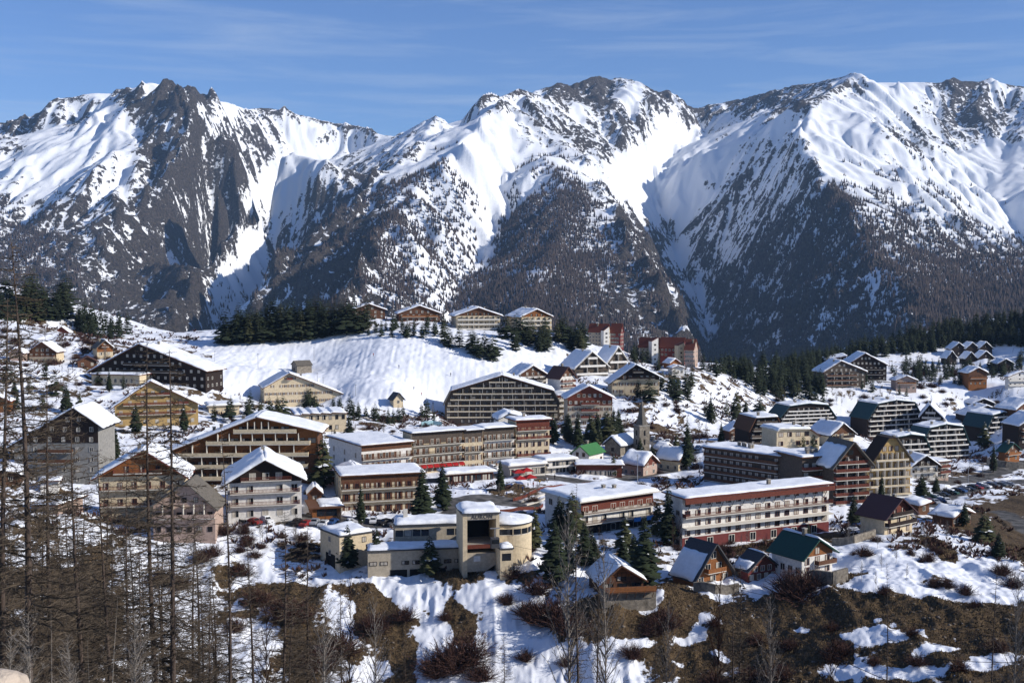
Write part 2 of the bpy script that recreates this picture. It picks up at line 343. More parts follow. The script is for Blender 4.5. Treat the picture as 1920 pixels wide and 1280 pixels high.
def cover(px, py, n=2):
    num = [0, 0]; den = 1e-9
    for (cx, cy, r, f, R) in COV:
        w = np.exp(-((px - cx) ** 2 + ((py - cy) * 1.15) ** 2) / (2 * (R * 0.55) ** 2)) * (4 if R <= 22 else 1) + 1e-7 / (1 + ((px-cx)**2 + (py-cy)**2) / 1e4)
        num[0] = num[0] + w * r; num[1] = num[1] + w * f; den = den + w
    return num[0] / den, num[1] / den
w_ = Y * CP - H0 * SP
PXg = 960 + X / w_ * FPX; PYg = 640 - (Y * SP + H0 * CP) / w_ * FPX
rock, wood = cover(PXg, PYg)
crag = (ridged(X / 120, Y / 120, 21, 5, 0.6) - 0.62)
crag = np.where(PYg < 225, np.minimum(crag, 0.03), crag)
H = H + crag * (22 + 75 * sstep(0.3, 0.9, rock)) * (0.3 + 0.7 * sstep(0.15, 0.6, gl))
H = H + (ridged(X / 38, Y / 38, 31, 3, 0.6) - 0.6) * (2 + 24 * sstep(0.35, 0.9, rock))
gyF, gxF = np.gradient(H, CELL); slopeF = np.sqrt(gxF ** 2 + gyF ** 2)
curv = H - blur(H, 3)
steep = np.clip((slopeF - gl) * 0.55, -0.5, 0.5)
n1 = fbm((X + 0.3 * Y) / 90, Y / 90, 41, 5, 0.6) - 0.5
strata = fbm((X + Y * .35) / 150, (H + .30 * X + .1 * Y) / 15, 51, 4, .6) - 0.5
streak = fbm((X + wx * .3) / 28, (Y + H * 1.2) / 130, 57, 4, .6) - 0.5
rk = (rock - 0.5) * 1.5 + steep * 1.0 + np.clip(curv * 0.10, -.4, .4) + n1 * 0.9 + strata * 1.0 + streak * .35
rk = rk - 0.30 - 0.55 * (1 - sstep(0.02, 0.34, rock)) + 0.62 * sstep(0.75, 1.0, wood)
rk = np.where(rk > .18, .18 + (rk - .18) * .38, rk)
keep = (np.abs(X) < 0.53 * Y + 150)
ny, nx = X.shape
idx = np.arange(ny * nx).reshape(ny, nx)
q = np.stack([idx[:-1, :-1], idx[:-1, 1:], idx[1:, 1:], idx[1:, :-1]], -1).reshape(-1, 4)
q = q[(keep[:-1, :-1] & keep[1:, 1:]).ravel()]
used = np.unique(q); remap = np.full(ny * nx, -1, dtype=np.int64); remap[used] = np.arange(len(used))
VV = np.stack([X.ravel(), Y.ravel(), H.ravel()], -1)[used]

def ground_mat(name, snowc, rockc, rockd, attr, nscale, namp, bump, zscale=1.0, extra=None, aniso=None):
    m = bpy.data.materials.new(name); m.use_nodes = True; t = m.node_tree; b = t.nodes['Principled BSDF']
    b.inputs['Roughness'].default_value = 0.8; b.inputs['Specular IOR Level'].default_value = 0.15
    at = t.nodes.new("ShaderNodeAttribute"); at.attribute_name = attr
    g = t.nodes.new("ShaderNodeNewGeometry"); mp = t.nodes.new("ShaderNodeMapping"); mp.inputs['Scale'].default_value = aniso or (1, 1, zscale)
    t.links.new(g.outputs['Position'], mp.inputs['Vector'])
    n = t.nodes.new("ShaderNodeTexNoise"); n.inputs['Scale'].default_value = nscale; n.inputs['Detail'].default_value = 7; n.inputs['Roughness'].default_value = 0.72
    t.links.new(mp.outputs['Vector'], n.inputs['Vector'])
    ma = t.nodes.new("ShaderNodeMath"); ma.operation = 'MULTIPLY_ADD'; ma.inputs[1].default_value = namp; ma.inputs[2].default_value = -0.5 * namp
    t.links.new(n.outputs['Fac'], ma.inputs[0])
    ad = t.nodes.new("ShaderNodeMath"); ad.operation = 'ADD'; t.links.new(at.outputs['Fac'], ad.inputs[0]); t.links.new(ma.outputs[0], ad.inputs[1])
    mr = t.nodes.new("ShaderNodeMapRange"); mr.inputs['From Min'].default_value = -0.05; mr.inputs['From Max'].default_value = 0.07
    t.links.new(ad.outputs[0], mr.inputs['Value'])
    n2 = t.nodes.new("ShaderNodeTexNoise"); n2.inputs['Scale'].default_value = nscale * 1.7; n2.inputs['Detail'].default_value = 8; n2.inputs['Roughness'].default_value = 0.75
    t.links.new(g.outputs['Position'], n2.inputs['Vector'])
    rc = t.nodes.new("ShaderNodeMixRGB"); rc.inputs['Color1'].default_value = lin(rockd); rc.inputs['Color2'].default_value = lin(rockc)
    mr2 = t.nodes.new("ShaderNodeMapRange"); mr2.inputs['From Min'].default_value = 0.35; mr2.inputs['From Max'].default_value = 0.65
    t.links.new(n2.outputs['Fac'], mr2.inputs['Value']); t.links.new(mr2.outputs['Result'], rc.inputs['Fac'])
    mx = t.nodes.new("ShaderNodeMixRGB"); mx.inputs['Color1'].default_value = lin(snowc)
    t.links.new(rc.outputs['Color'], mx.inputs['Color2']); t.links.new(mr.outputs['Result'], mx.inputs['Fac'])
    t.links.new(mx.outputs['Color'], b.inputs['Base Color'])
    bp = t.nodes.new("ShaderNodeBump"); bp.inputs['Distance'].default_value = bump
    mul = t.nodes.new("ShaderNodeMath"); mul.operation = 'MULTIPLY_ADD'; mul.inputs[1].default_value = 0.85; mul.inputs[2].default_value = 0.15
    t.links.new(mr.outputs['Result'], mul.inputs[0]); t.links.new(mul.outputs[0], bp.inputs['Strength'])
    t.links.new(n2.outputs['Fac'], bp.inputs['Height']); t.links.new(bp.outputs['Normal'], b.inputs['Normal'])
    if extra: extra(t, b, mx, g)
    return m
MM = ground_mat('alpine snow and rock', (0.78, 0.80, 0.83), (0.150, 0.124, 0.104), (0.026, 0.022, 0.020), 'rock', 0.06, 2.7, 30.0, zscale=0.8)
me = np_mesh('mountains', VV, remap[q], [MM], smooth=True, attrs={'rock': rk.ravel()[used]})
link('mountains', me, kind='structure', label='snow covered rocky mountain range across the valley')

# far woods on the mountain sides: too many trees to count, one object
rs = np.random.RandomState(5)
def cones(pos, h, r, lean=0.05, sides=3):
    n = len(pos); a0 = rs.rand(n) * 6.28
    V = np.zeros((n, sides + 1, 3))
    for k in range(sides):
        a = a0 + k * 2 * math.pi / sides
        V[:, k, 0] = pos[:, 0] + np.cos(a) * r; V[:, k, 1] = pos[:, 1] + np.sin(a) * r; V[:, k, 2] = pos[:, 2] + h * 0.06
    V[:, sides, :] = pos; V[:, sides, 2] += h; V[:, sides, 0] += (rs.rand(n) - .5) * h * lean
    base = np.arange(n)[:, None] * (sides + 1)
    F = np.concatenate([base + np.array([[k, (k + 1) % sides, sides]]) for k in range(sides)], 0)
    return V.reshape(-1, 3), F
dens = np.clip(wood, 0, 1) ** 1.3
patch = sstep(0.22, 0.5, fbm(X / 160, Y / 60, 61, 4, 0.55) + (dens - 0.45) * 0.75)
prob = dens * patch * 0.95 * keep * (Y < 5900) * (PYg > 225) * (PYg < 700)
yy, xx = np.nonzero(rs.rand(ny, nx) < prob)
def jit(yy, xx):
    jx = rs.rand(len(xx)); jy = rs.rand(len(xx)); x1 = np.minimum(xx + 1, nx - 1); y1 = np.minimum(yy + 1, ny - 1)
    z = (H[yy, xx]*(1-jx) + H[yy, x1]*jx)*(1-jy) + (H[y1, xx]*(1-jx) + H[y1, x1]*jx)*jy
    return np.stack([xs[xx] + jx * CELL, ys[yy] + jy * CELL, z - 0.5], -1)
pos = np.concatenate([jit(yy, xx), jit(yy, xx), jit(yy, xx)], 0)
if len(pos) > 170000: pos = pos[rs.permutation(len(pos))[:170000]]
hh = 9 + 13 * rs.rand(len(pos)); V_, F_ = cones(pos, hh, hh * (0.13 + 0.09 * rs.rand(len(pos))), sides=3)
MW = mat('leafless larch wood', (0.068, 0.050, 0.043), 0.95, 0.35, 0.02)
link('far_wood', np_mesh('far_wood', V_, F_, [MW]), kind='stuff', label='leafless larch wood covering the far mountain sides')
print('mountain verts', len(VV), 'trees', len(pos))
# ------------------------------------------------------------------ air between the village and the mountains
def haze():
    bm = MB(); bm.box(-9000, 9000, -600, 9200, -1500, 1700, 'white')
    m = bpy.data.materials.new('haze'); m.use_nodes = True; t = m.node_tree; t.nodes.clear()
    o = t.nodes.new("ShaderNodeOutputMaterial"); v = t.nodes.new("ShaderNodeVolumePrincipled")
    v.inputs['Color'].default_value = (0.40, 0.64, 1.0, 1); v.inputs['Density'].default_value = 3.0e-5; v.inputs['Anisotropy'].default_value = 0.0
    t.links.new(v.outputs['Volume'], o.inputs['Volume'])
    bm.mats = [m]; ob = bm.build('haze', kind='stuff', label='thin blue air between village and mountains')
    return ob
haze()

# ------------------------------------------------------------------ village ground
# (px, py, D): where the ground shows in the photograph and how far it lies
GP = [
 # near hillside under the camera (below the frame) and the ravine
 (0,1900,25),(500,1900,25),(960,2000,25),(1400,1900,25),(1920,1900,25),(-300,1700,40),(2200,1700,40),
 (0,1500,70),(500,1560,70),(960,1600,70),(1400,1560,70),(1920,1480,70),
 (0,1300,120),(400,1400,125),(800,1420,140),(1200,1400,140),(1600,1340,140),(1920,1300,140),(960,1420,185),(1300,1400,185),(1600,1360,180),
 (600,1400,190),(300,1330,180),(0,1240,170),(-300,1200,170),(2200,1250,170),
 # slope that rises to the station
 (300,1280,215),(600,1280,222),(900,1280,224),(1200,1280,220),(1500,1280,205),(1800,1280,190),(2000,1290,185),
 (500,1180,238),(750,1180,238),(1000,1180,238),(1250,1200,232),(1500,1180,222),(1750,1200,208),(1950,1180,205),
 (600,1090,252),(750,1085,252),(950,1085,252),(1100,1080,252),(1220,1100,246),(1330,1095,244),(1500,1100,240),(1700,1100,236),(1900,1120,232),
 (1640,1020,262),(1750,1040,258),(1850,1040,262),(1920,1060,262),
 (450,1050,262),(300,1060,258),(150,1060,250),(0,1050,240),(50,1150,215),(200,1180,220),
 (540,970,285),(430,975,282),(650,975,290),(800,985,285),(960,985,285),(980,940,320),(860,930,315),
 (1060,1010,275),(1180,1005,280),(1240,1030,268),(1400,1030,276),(1550,1010,290),(1620,985,300),(1700,970,310),(1800,950,345),(1860,920,395),
 (1660,940,345),(1720,930,365),(1780,905,410),(1850,888,450),(1900,880,470),(1920,960,330),(1990,940,340),
 (840,895,350),(960,900,345),(1080,890,360),(1060,930,325),(1200,920,335),(1290,910,350),(1240,885,370),(1120,880,370),
 (1200,850,405),(1290,850,410),(1330,840,430),(1270,800,500),(1350,770,560),(1160,850,400),(1180,800,480),
 (620,900,342),(600,860,390),(680,840,410),(780,800,455),(830,790,480),(720,785,470),(640,790,440),(560,780,445),
 (420,785,425),(360,760,440),(200,790,400),(60,800,380),(0,830,350),(100,900,320),(150,980,290),(0,950,285),(230,940,300),
 (80,720,450),(0,700,440),(160,690,480),(430,745,470),(660,760,475),(800,770,490),
 (430,700,520),(520,690,530),(650,700,510),(760,720,500),(700,660,560),(850,690,545),(900,700,540),(1000,690,545),
 (420,640,600),(500,632,600),(620,626,600),(700,616,600),(800,625,590),(850,650,575),(900,665,565),(950,655,575),(330,650,590),(300,640,600),
 (440,612,680),(600,600,680),(720,590,680),(850,605,660),(1000,610,660),(1100,640,650),(1200,668,640),(1300,690,620),
 (700,640,740),(1000,660,740),(1300,700,720),
 (1100,700,560),(1170,705,560),(1230,735,520),(1100,770,500),(1300,735,560),(1380,720,620),(1450,735,640),(1500,745,640),(1330,680,700),(1420,690,740),(1500,692,760),
 (1450,800,560),(1560,800,575),(1660,830,600),(1730,825,600),(1820,850,560),(1900,860,520),(1750,790,640),(1850,800,620),
 (1600,760,650),(1700,745,680),(1800,745,690),(1900,750,680),(1560,722,720),(1650,715,740),(1720,705,760),(1850,715,740),(1920,725,720),
 (1600,670,850),(1700,650,880),(1800,620,900),(1900,600,900),(2000,580,900),(2100,700,720),(2150,560,1000),(1850,660,820),
 (1500,680,900),(1600,655,980),(1750,625,1050),(1950,575,1100),
 (0,640,520),(100,645,520),(200,650,520),(0,600,580),(100,600,590),(220,625,600),(0,560,650),(100,560,660),(0,535,700),(140,575,700),(240,620,680),(-200,640,480),(-200,540,650),
 (-300,800,350),(-300,950,280),(2200,850,500),(2200,1000,320),
]
BASES = []          # filled by the buildings: footprints that the ground must meet
def ground_fit(pts):
    p = np.array([[v.x, v.y, v.z] for v in pts]); s = 100.0
    x = p[:, 0] / s; y = p[:, 1] / s; n = len(p)
    def U(r2): return 0.5 * r2 * np.log(r2 + 1e-9)
    K = U((x[:, None] - x) ** 2 + (y[:, None] - y) ** 2) + np.eye(n) * 0.012
    Pm = np.stack([np.ones(n), x, y], 1)
    A = np.zeros((n + 3, n + 3)); A[:n, :n] = K; A[:n, n:] = Pm; A[n:, :n] = Pm.T
    b = np.zeros(n + 3); b[:n] = p[:, 2]
    w = np.linalg.solve(A, b)
    def f(qx, qy):
        qx = np.asarray(qx, float).ravel() / s; qy = np.asarray(qy, float).ravel() / s; out = np.empty(len(qx))
        for i in range(0, len(qx), 20000):
            a, c = qx[i:i+20000, None], qy[i:i+20000, None]
            out[i:i+20000] = U((a - x) ** 2 + (c - y) ** 2) @ w[:n] + w[n] + w[n+1] * a[:, 0] + w[n+2] * c[:, 0]
        return out
    return f

# ------------------------------------------------------------------ buildings
def snow_slab(a, b, y0, y1, h, seed, ja=False, jb=False):
    """snow lying on a roof plane from a=(x,z) to b=(x,z), along y; irregular edges, rounded shoulders"""
    L = math.hypot(b[0]-a[0], b[1]-a[1]); D = y1 - y0
    nx_ = max(4, min(26, int(L / 0.8))); ny_ = max(4, min(40, int(D / 0.8)))
    dx, dz = (b[0]-a[0]) / L, (b[1]-a[1]) / L; nxn, nzn = -dz, dx
    if nzn < 0: nxn, nzn = -nxn, -nzn
    u = np.linspace(0, 1, nx_ + 1); v = np.linspace(0, 1, ny_ + 1); U_, V_ = np.meshgrid(u, v)
    eu = np.minimum(U_ * L + (99 if ja else 0), (1 - U_) * L + (99 if jb else 0)); ev = np.minimum(V_, 1 - V_) * D
    n = fbm(U_ * L / 3.0 + seed * 7.3, V_ * D / 3.0, seed, 4)
    t = np.sqrt(np.clip(np.minimum(eu, ev) / (h * 1.3), 0, 1))
    hh = h * (0.35 + 0.65 * t) * (0.40 + 1.15 * n)
    ex = (U_ < 1e-6) * (0.0 if ja else -1.0) + (U_ > 1 - 1e-6) * (0.0 if jb else 1.0); ey = (V_ < 1e-6) * -1.0 + (V_ > 1 - 1e-6) * 1.0
    n2 = fbm(U_ * L * 0.5 + seed, V_ * D * 0.5, seed + 3, 3) - 0.62
    S_ = U_ * L + ex * n2 * 0.75; Y_ = y0 + V_ * D + ey * n2 * 0.75
    top = np.stack([a[0] + S_ * dx + hh * nxn, Y_, a[1] + S_ * dz + hh * nzn], -1).reshape(-1, 3)
    bot = np.stack([a[0] + S_ * dx, Y_, a[1] + S_ * dz], -1).reshape(-1, 3)
    W_ = nx_ + 1; I = np.arange(W_ * (ny_ + 1)).reshape(ny_ + 1, W_)
    F = [np.stack([I[:-1, :-1], I[:-1, 1:], I[1:, 1:], I[1:, :-1]], -1).reshape(-1, 4)]
    o = len(top)
    for s in (I[0, :], I[-1, ::-1], I[::-1, 0], I[:, -1]):
        F.append(np.stack([s[1:] , s[:-1], s[:-1] + o, s[1:] + o], -1))
    return np_mesh('snow_cover', np.concatenate([top, bot]), np.concatenate(F), [M['snow']], smooth=True)

WINC = {}
def window_mesh(w, h, style):
    key = (round(w, 1), round(h, 1), style)
    if key in WINC: return WINC[key]
    b = MB(); f = 0.09
    fr = {'w': 'pale', 'b': 'wood', 'd': 'dark', 's': 'pale', 'r': 'redwood', 'n': 'pale', 'c': 'pale', 'k': 'dark'}[style[0]]
    b.box(-w/2, w/2, -0.05, -0.02, 0, h, 'glass')
    if 'c' in style: b.box(-w/2 + .1, -w*.12, -0.062, -0.052, 0.05, h - .08, 'curtain')
    if 'C' in style: b.box(-w/2 + .1, w/2 - .1, -0.062, -0.052, 0.05, h - .08, 'curtain')
    if 'n' not in style:
        for x in (-w/2, w/2 - f): b.box(x, x + f, -0.10, -0.064, 0, h, fr)
        b.box(-w/2 + f, w/2 - f, -0.10, -0.064, h - f, h, fr); b.box(-w/2 + f, w/2 - f, -0.10, -0.064, 0, f, fr)
        b.box(-0.04, 0.04, -0.095, -0.064, f, h - f, fr)
    if style[0] == 's' or 'S' in style:
        for x in (-w/2 - w*.42, w/2 + .03): b.box(x, x + w*.40, -0.09, -0.03, 0, h, 'wood')
    WINC[key] = b.mesh('window'); return WINC[key]
BALC = {}
def balcony_mesh(L, d, rail, railh, style):
    key = (round(L, 2), d, rail, railh, style)
    if key in BALC: return BALC[key]
    b = MB(); sl = 'pale' if style != 'dark' else 'dark'
    b.box(0, L, -d, 0.02, -0.18, 0, sl)
    if style == 'slats':
        n = int(L / 0.32)
        b.box(0, L, -d - .03, -d + .03, railh - .08, railh, rail); b.box(0, L, -d - .02, -d + .02, .12, .18, rail)
        for i in range(n + 1): b.box(i * L / n - .05, i * L / n + .05, -d - .02, -d + .02, .18, railh - .08, rail)
    elif style == 'boards':
        for k in range(3): b.box(0, L, -d - .02, -d + .03, .08 + k * railh / 3.1, .08 + (k + .78) * railh / 3.1, rail)
        for x in np.arange(0, L + .1, max(1.6, L / 12)): b.box(x - .05, x + .05, -d + .03, -d + .1, 0, railh, rail)
    else:
        b.box(0, L, -d - .03, -d + .06, 0.003, railh, rail)
    for x0 in (0, L - .06): b.box(x0, x0 + .06, -d + .06, 0, 0.003, railh, rail)
    BALC[key] = b.mesh('balcony'); return BALC[key]

class Prof:
    """top outline of the front wall: (x, z) points left to right"""
    def __init__(s, pts): s.p = pts
    def at(s, x):
        for (x0, z0), (x1, z1) in zip(s.p, s.p[1:]):
            if x0 <= x <= x1: return z0 + (z1 - z0) * (x - x0) / max(1e-6, x1 - x0)
        return -1
    def span(s, z):
        xs_ = np.linspace(s.p[0][0], s.p[-1][0], 201); ok = [x for x in xs_ if s.at(x) >= z]
        return (min(ok), max(ok)) if ok else None

SEED = [0]; ALLB = {}
def house(name, label, cat, xl, xr, yb, yt, D, yaw, depth, prof=((0,1),(.5,1.5),(1,1)), wall='cream', roof='slate', snow=None, sh=0.45, oh=0.9, ohf=1.0,
          floors=3, bays=4, fz=0.12, ww=1.1, wh=1.35, wst='wc', clad=None, split=1.0, balc=None, balw=(0.06, .94), bd=1.3, brail='wood', bst='solid', bh=0.95,
          side=None, sidest='w', doors=0, chim=1, thick=0.28, group=None, skipf=(), top=True, fins=0, snowk=1.0, garage=0, wide=1.0, snowpatch=None, sink=5.0, backx=None, sbalc=()):
    """gable or profile front; every measure given in photo pixels at depth D becomes metres here"""
    SEED[0] += 1; sd = SEED[0]; rr = random.Random(sd * 13 + 5)
    if yaw == -7: yaw = 2
    elif -10 < yaw < 30: yaw += 8
    th = math.radians(yaw); p0 = P(xl, yb, D); c, s_ = math.cos(th), math.sin(th)
    # width: walk along the facade until it projects on xr
    def prj(t): return PX(p0.x + c * t, p0.y + s_ * t, p0.z)[0]
    t0, t1 = 0.1, 400
    for _ in range(50):
        tm = (t0 + t1) / 2
        if prj(tm) < xr: t0 = tm
        else: t1 = tm
    Wd = t0; He = P(xl, yt, D).z - p0.z
    if backx is not None:
        def prb(t): return PX(p0.x - s_ * t, p0.y + c * t, p0.z)[0]
        t0, t1 = 0.5, 80
        for _ in range(40):
            tm = (t0 + t1) / 2
            if (prb(tm) > backx) == (prb(1) < prb(0)): t0 = tm
            else: t1 = tm
        depth = min(t0, depth * 1.1)
    else: depth *= .85
    root = empty(name, p0, th, label, cat, group)
    pr = [(u * Wd, v * He) for u, v in prof]; PR = Prof(pr)
    for (a, b) in ((0, 0), (1, 0), (0, 1), (1, 1)):
        BASES.append(Vector((p0.x + c*a*Wd - s_*b*depth, p0.y + s_*a*Wd + c*b*depth, p0.z - 0.3)))
    b = MB(); b.prism([(0, -sink)] + pr + [(Wd, -sink)], 0, depth, wall); b.build('wall', root)
    # timber cladding above the split line
    if clad:
        z0 = split * He
        sp = PR.span(z0 + .02)
        if sp:
            pts = [(sp[0] + .03, z0)] + [(x, z - 0.02) for x, z in pr if z > z0 and sp[0] < x < sp[1]]
            pts = [(sp[0] + .03, z0), (sp[0] + .03, max(z0 + .01, PR.at(sp[0] + .03) - .02))] + [(x, z - .02) for x, z in pr if sp[0] + .1 < x < sp[1] - .1 and z > z0] + [(sp[1] - .03, max(z0 + .01, PR.at(sp[1] - .03) - .02)), (sp[1] - .03, z0)]
            g = MB(); g.prism(pts, -0.07, -0.003, clad); g.build('gable_cladding', root)
    # roof planes with fascia, snow as their child
    nseg = len(pr) - 1
    snow = snow if snow is not None else [1] * nseg
    roofm = roof if isinstance(roof, (list, tuple)) else [roof] * nseg
    peak = max(z for x, z in pr)
    for i in range(nseg):
        (xa, za), (xb, zb) = pr[i], pr[i + 1]; L = math.hypot(xb - xa, zb - za); ux, uz = (xb - xa) / L, (zb - za) / L
        a = (xa - ux * (oh if i == 0 else 0), za - uz * (oh if i == 0 else 0) + .01); e = (xb + ux * (oh if i == nseg - 1 else 0), zb + uz * (oh if i == nseg - 1 else 0) + .01)
        nxn, nzn = -uz, ux
        t = thick
        r = MB(); r.prism([a, (a[0] + nxn * t, a[1] + nzn * t), (e[0] + nxn * t, e[1] + nzn * t), e], -ohf, depth + min(ohf, 1), roofm[i])
        ro = r.build('roof', root)
        if snow[i]:
            m_ = 0.12; ea = (0.35 * (t + sh) if i > 0 else -m_); eb = (0.35 * (t + sh) if i < nseg - 1 else -m_); q0 = (a[0] + nxn * t - ux * ea, a[1] + nzn * t - uz * ea); q1 = (e[0] + nxn * t + ux * eb, e[1] + nzn * t + uz * eb)
            ya, yb_ = -ohf + m_, depth + min(ohf, 1) - m_
            ja, jb = i > 0, i < nseg - 1
            if snow[i] < 1: ja = jb = False
            if snow[i] < 1:         # snow slid down: only the lower part is covered
                k = snow[i]
                if za < zb: q1 = (q0[0] + (q1[0]-q0[0]) * k, q0[1] + (q1[1]-q0[1]) * k)
                else: q0 = (q1[0] + (q0[0]-q1[0]) * k, q1[1] + (q0[1]-q1[1]) * k)
                ya += depth * 0.12
            link('snow_cover', snow_slab(q0, q1, ya, yb_, sh, sd * 3 + i, ja, jb), ro)
    for k in range(chim):
        u = rr.uniform(.3, .7) * Wd; y = rr.uniform(.2, .7) * depth; z = PR.at(u)
        h = MB(); h.box(u - .4, u + .4, y - .4, y + .4, z - .5, z + 1.5 + thick, 'stone'); h.box(u - .5, u + .5, y - .5, y + .5, z + 1.503 + thick, z + 1.7 + thick, 'concrete'); h.build('chimney', root)
    # storeys
    fh = (He * top if isinstance(top, float) else He) / max(1, floors) if top is not True else He / floors
    k = 0
    zs = []
    z = fz * fh
    while z + wh * 0.9 < peak - 0.4 and k < 12: zs.append((k, z)); z += fh; k += 1
    wmain = None
    for k, z in zs:
        if k in skipf: continue
        sp = PR.span(z + wh + .25)
        if sp is None: continue
        l, r_ = sp; span = r_ - l
        n = max(1, int(round(bays * span / Wd)))
        if span < ww * 1.3: continue
        mws = [window_mesh(min(ww * wide, span / n * .85), wh, q) for q in (wst, wst, wst.replace('c', ''), wst.replace('c', '').replace('C', '') + 'C', wst.replace('c', '').replace('C', '') + 'c')]
        for i in range(n):
            if rr.random() < 0.04 and n > 3: continue
            x = l + (i + .5) * span / n
            o = link('window', rr.choice(mws), root, (x, -0.075 if (clad and z >= split * He - .3) else 0.0, z))
        if balc and k in balc:
            sp2 = PR.span(z + 1.0)
            l2, r2 = sp2; x0 = l2 + (r2 - l2) * balw[0]; x1 = l2 + (r2 - l2) * balw[1]
            o = link('balcony', balcony_mesh(x1 - x0, bd, brail, bh, bst), root, (x0, -0.075 if clad else -0.003, z - 0.12))
            if fins:
                for j in range(1, fins):
                    x = x0 + (x1 - x0) * j / fins
                    if PR.at(x) > z + fh * .9:
                        f_ = MB(); f_.box(-.07, .07, -bd + .08, -0.1, .02, fh - .22, 'pale'); link('partition', f_.mesh('partition'), o, (x - x0, 0, 0))
    if side:
        # windows on the visible end wall
        nfl, ncol, which = side
        hs = pr[0][1] if which == 'l' else pr[-1][1]
        for k in range(nfl):
            for i in range(ncol):
                if rr.random() < .12: continue
                y = (i + .5) * depth / ncol; z = fz * fh + k * fh
                if z + wh > hs: continue
                o = link('window', window_mesh(ww, wh, sidest), root, (0 if which == 'l' else Wd, y, z)); o.rotation_euler = (0, 0, -math.pi/2 if which == 'l' else math.pi/2)
    for k in sbalc:
        o = link('balcony', balcony_mesh(depth * .97, 1.0, brail, bh, bst), root, (-.003, depth * .985, fz * fh + k * fh - .12)); o.rotation_euler = (0, 0, -math.pi/2)
    if doors:
        for i in range(doors):
            d_ = MB(); d_.box(-1.2, 1.2, -.06, -.003, -.3, 2.2, 'black'); d_.box(-1.35, -1.203, -.1, -.003, -.3, 2.3, 'pale'); d_.box(1.203, 1.35, -.1, -.003, -.3, 2.3, 'pale')
            link('door', d_.mesh('door'), root, ((i + .5) * Wd / doors, 0, 0))
    root['_w'] = Wd; root['_h'] = He; root['_d'] = depth
    return root

FL = ((0,1),(1,1))                       # flat or mono-pitch front
CH = 'chalet'; AP = 'apartment block'; HO = 'house'; HT = 'hotel'
def flat(s=0.0): return ((0, 1), (1, 1 + s))
G_ = 'buildings of the village'
# --- left hillside
house('chalet','small white chalet with dark red gable highest on the left hillside',CH,101,131,638,625,590,5,9,((0,1),(.5,1.9),(1,1)),'white','brownroof',snow=[0,1],clad='redwood',split=1,floors=1,bays=3,fz=.3,chim=0)
house('chalet','white and brown balconied chalet behind the tall leftmost larch',CH,54,106,680,660,500,-6,11,((0,1),(.5,1.9),(1,1)),'cream','wood',clad='wood',split=.55,floors=2,bays=5,balc=(1,),brail='wood',bst='boards')
house('cottage','low cream cottage left of the balconied chalet behind the leftmost larch',HO,18,43,676,662,490,0,8,((0,1),(.5,1.6),(1,1)),'pink','wood',floors=1,bays=2,fz=.3,chim=0)
house('chalet','chalet with grey roof and orange gable above the long hillside hotel',CH,182,212,668,652,510,32,8,((0,1),(.5,1.8),(1,1)),'cream','shingle',snow=[0,1],clad='orange',split=.5,floors=1,bays=2,balc=(1,),backx=158)
house('cabin','low brown roofed cabin below the grey roofed orange gabled chalet',HO,146,182,688,678,490,15,8,((0,1),(.5,1.9),(1,1)),'wood','brownroof',snow=[0,0],floors=1,bays=2,fz=.2,chim=0)
house('hotel','long dark timber hotel with huge snowy asymmetric roof on the left hillside',HT,172,386,722,696,478,-16,16,((0,1),(.44,3.0),(1,1.25)),'dark','wood',sh=.6,floors=2,bays=16,fz=.15,wst='wC',wh=1.2,balc=(2,3),balw=(.2,.8),brail='umber',side=(2,4,'r'),chim=1,oh=1.5,ohf=1.4)
house('annex','cream single storey wing with brown fascia below the dark timber hotel',HO,172,262,720,702,458,-12,9,FL,'cream','redwood',floors=1,bays=9,fz=.2,wh=1.6,chim=0,oh=.5,sh=.35)
house('chalet','ochre gabled chalet with four balcony floors behind the bare larches',CH,216,372,798,762,400,10,14,((0,1),(.43,2.25),(1,1.0)),'yellow','wood',sh=.7,floors=2,bays=7,clad='yellow',split=1.3,balc=(1,2,3),balw=(.03,.97),brail='redwood',bst='boards',backx=200,oh=1.6,ohf=1.4,wst='wC')
house('chalet','big shaded grey chalet with dark gable behind the leftmost larches',CH,28,186,905,830,325,-8,16,((0,.95),(.72,1.85),(1,1.45)),'grey','dark',sh=.6,clad='dark',split=1.0,floors=4,bays=6,balc=(2,3),balw=(.3,.7),brail='wood',oh=2.0)
house('barn','snow roofed barn peeping in at the left edge of the village',HO,-30,38,905,893,300,8,12,((0,1),(.5,1.8),(1,1)),'wood','dark',floors=1,bays=2,fz=.1,chim=0,sh=.7)
house('shed','small white walled shed with brown door below the shaded grey chalet',HO,76,110,918,903,300,10,6,FL,'white','brownroof',snow=[1],floors=1,bays=2,fz=.3,chim=0)
house('garage','snow covered garage roof on the slope behind the leftmost larch',HO,58,108,962,948,262,-12,12,((0,1),(1,1.25)),'pink','wood',floors=1,bays=2,fz=.2,chim=0,sh=.6)
house('house','orange walled house cut by the left edge below the snowy field',HO,-30,18,772,752,400,0,9,((0,1),(.5,1.5),(1,1)),'orange','redroof',snow=[1,1],floors=1,bays=3,fz=.25)
house('chalet','red timber chalet with pale balconied storeys between the near larches',CH,187,346,985,893,275,2,15,((0,1),(.54,1.5),(1,.98)),'cream','redwood',sh=.6,clad='orange',split=.99,floors=3,bays=6,fz=.2,balc=(1,2,3),balw=(.02,.85),brail='redwood',bst='slats',wst='rc',wh=1.6,oh=1.8,ohf=1.6,garage=1)
house('chalet','pale pink chalet with grey shingle roof beside the red timber chalet',CH,288,404,1003,948,264,-4,12,((0,1),(.55,1.75),(1,.9)),'pink','shingle',snow=[0,0],floors=2,bays=6,fz=.2,balc=(1,),balw=(0,1),brail='pink',wst='d',wh=1.2,oh=1.0,fins=6)
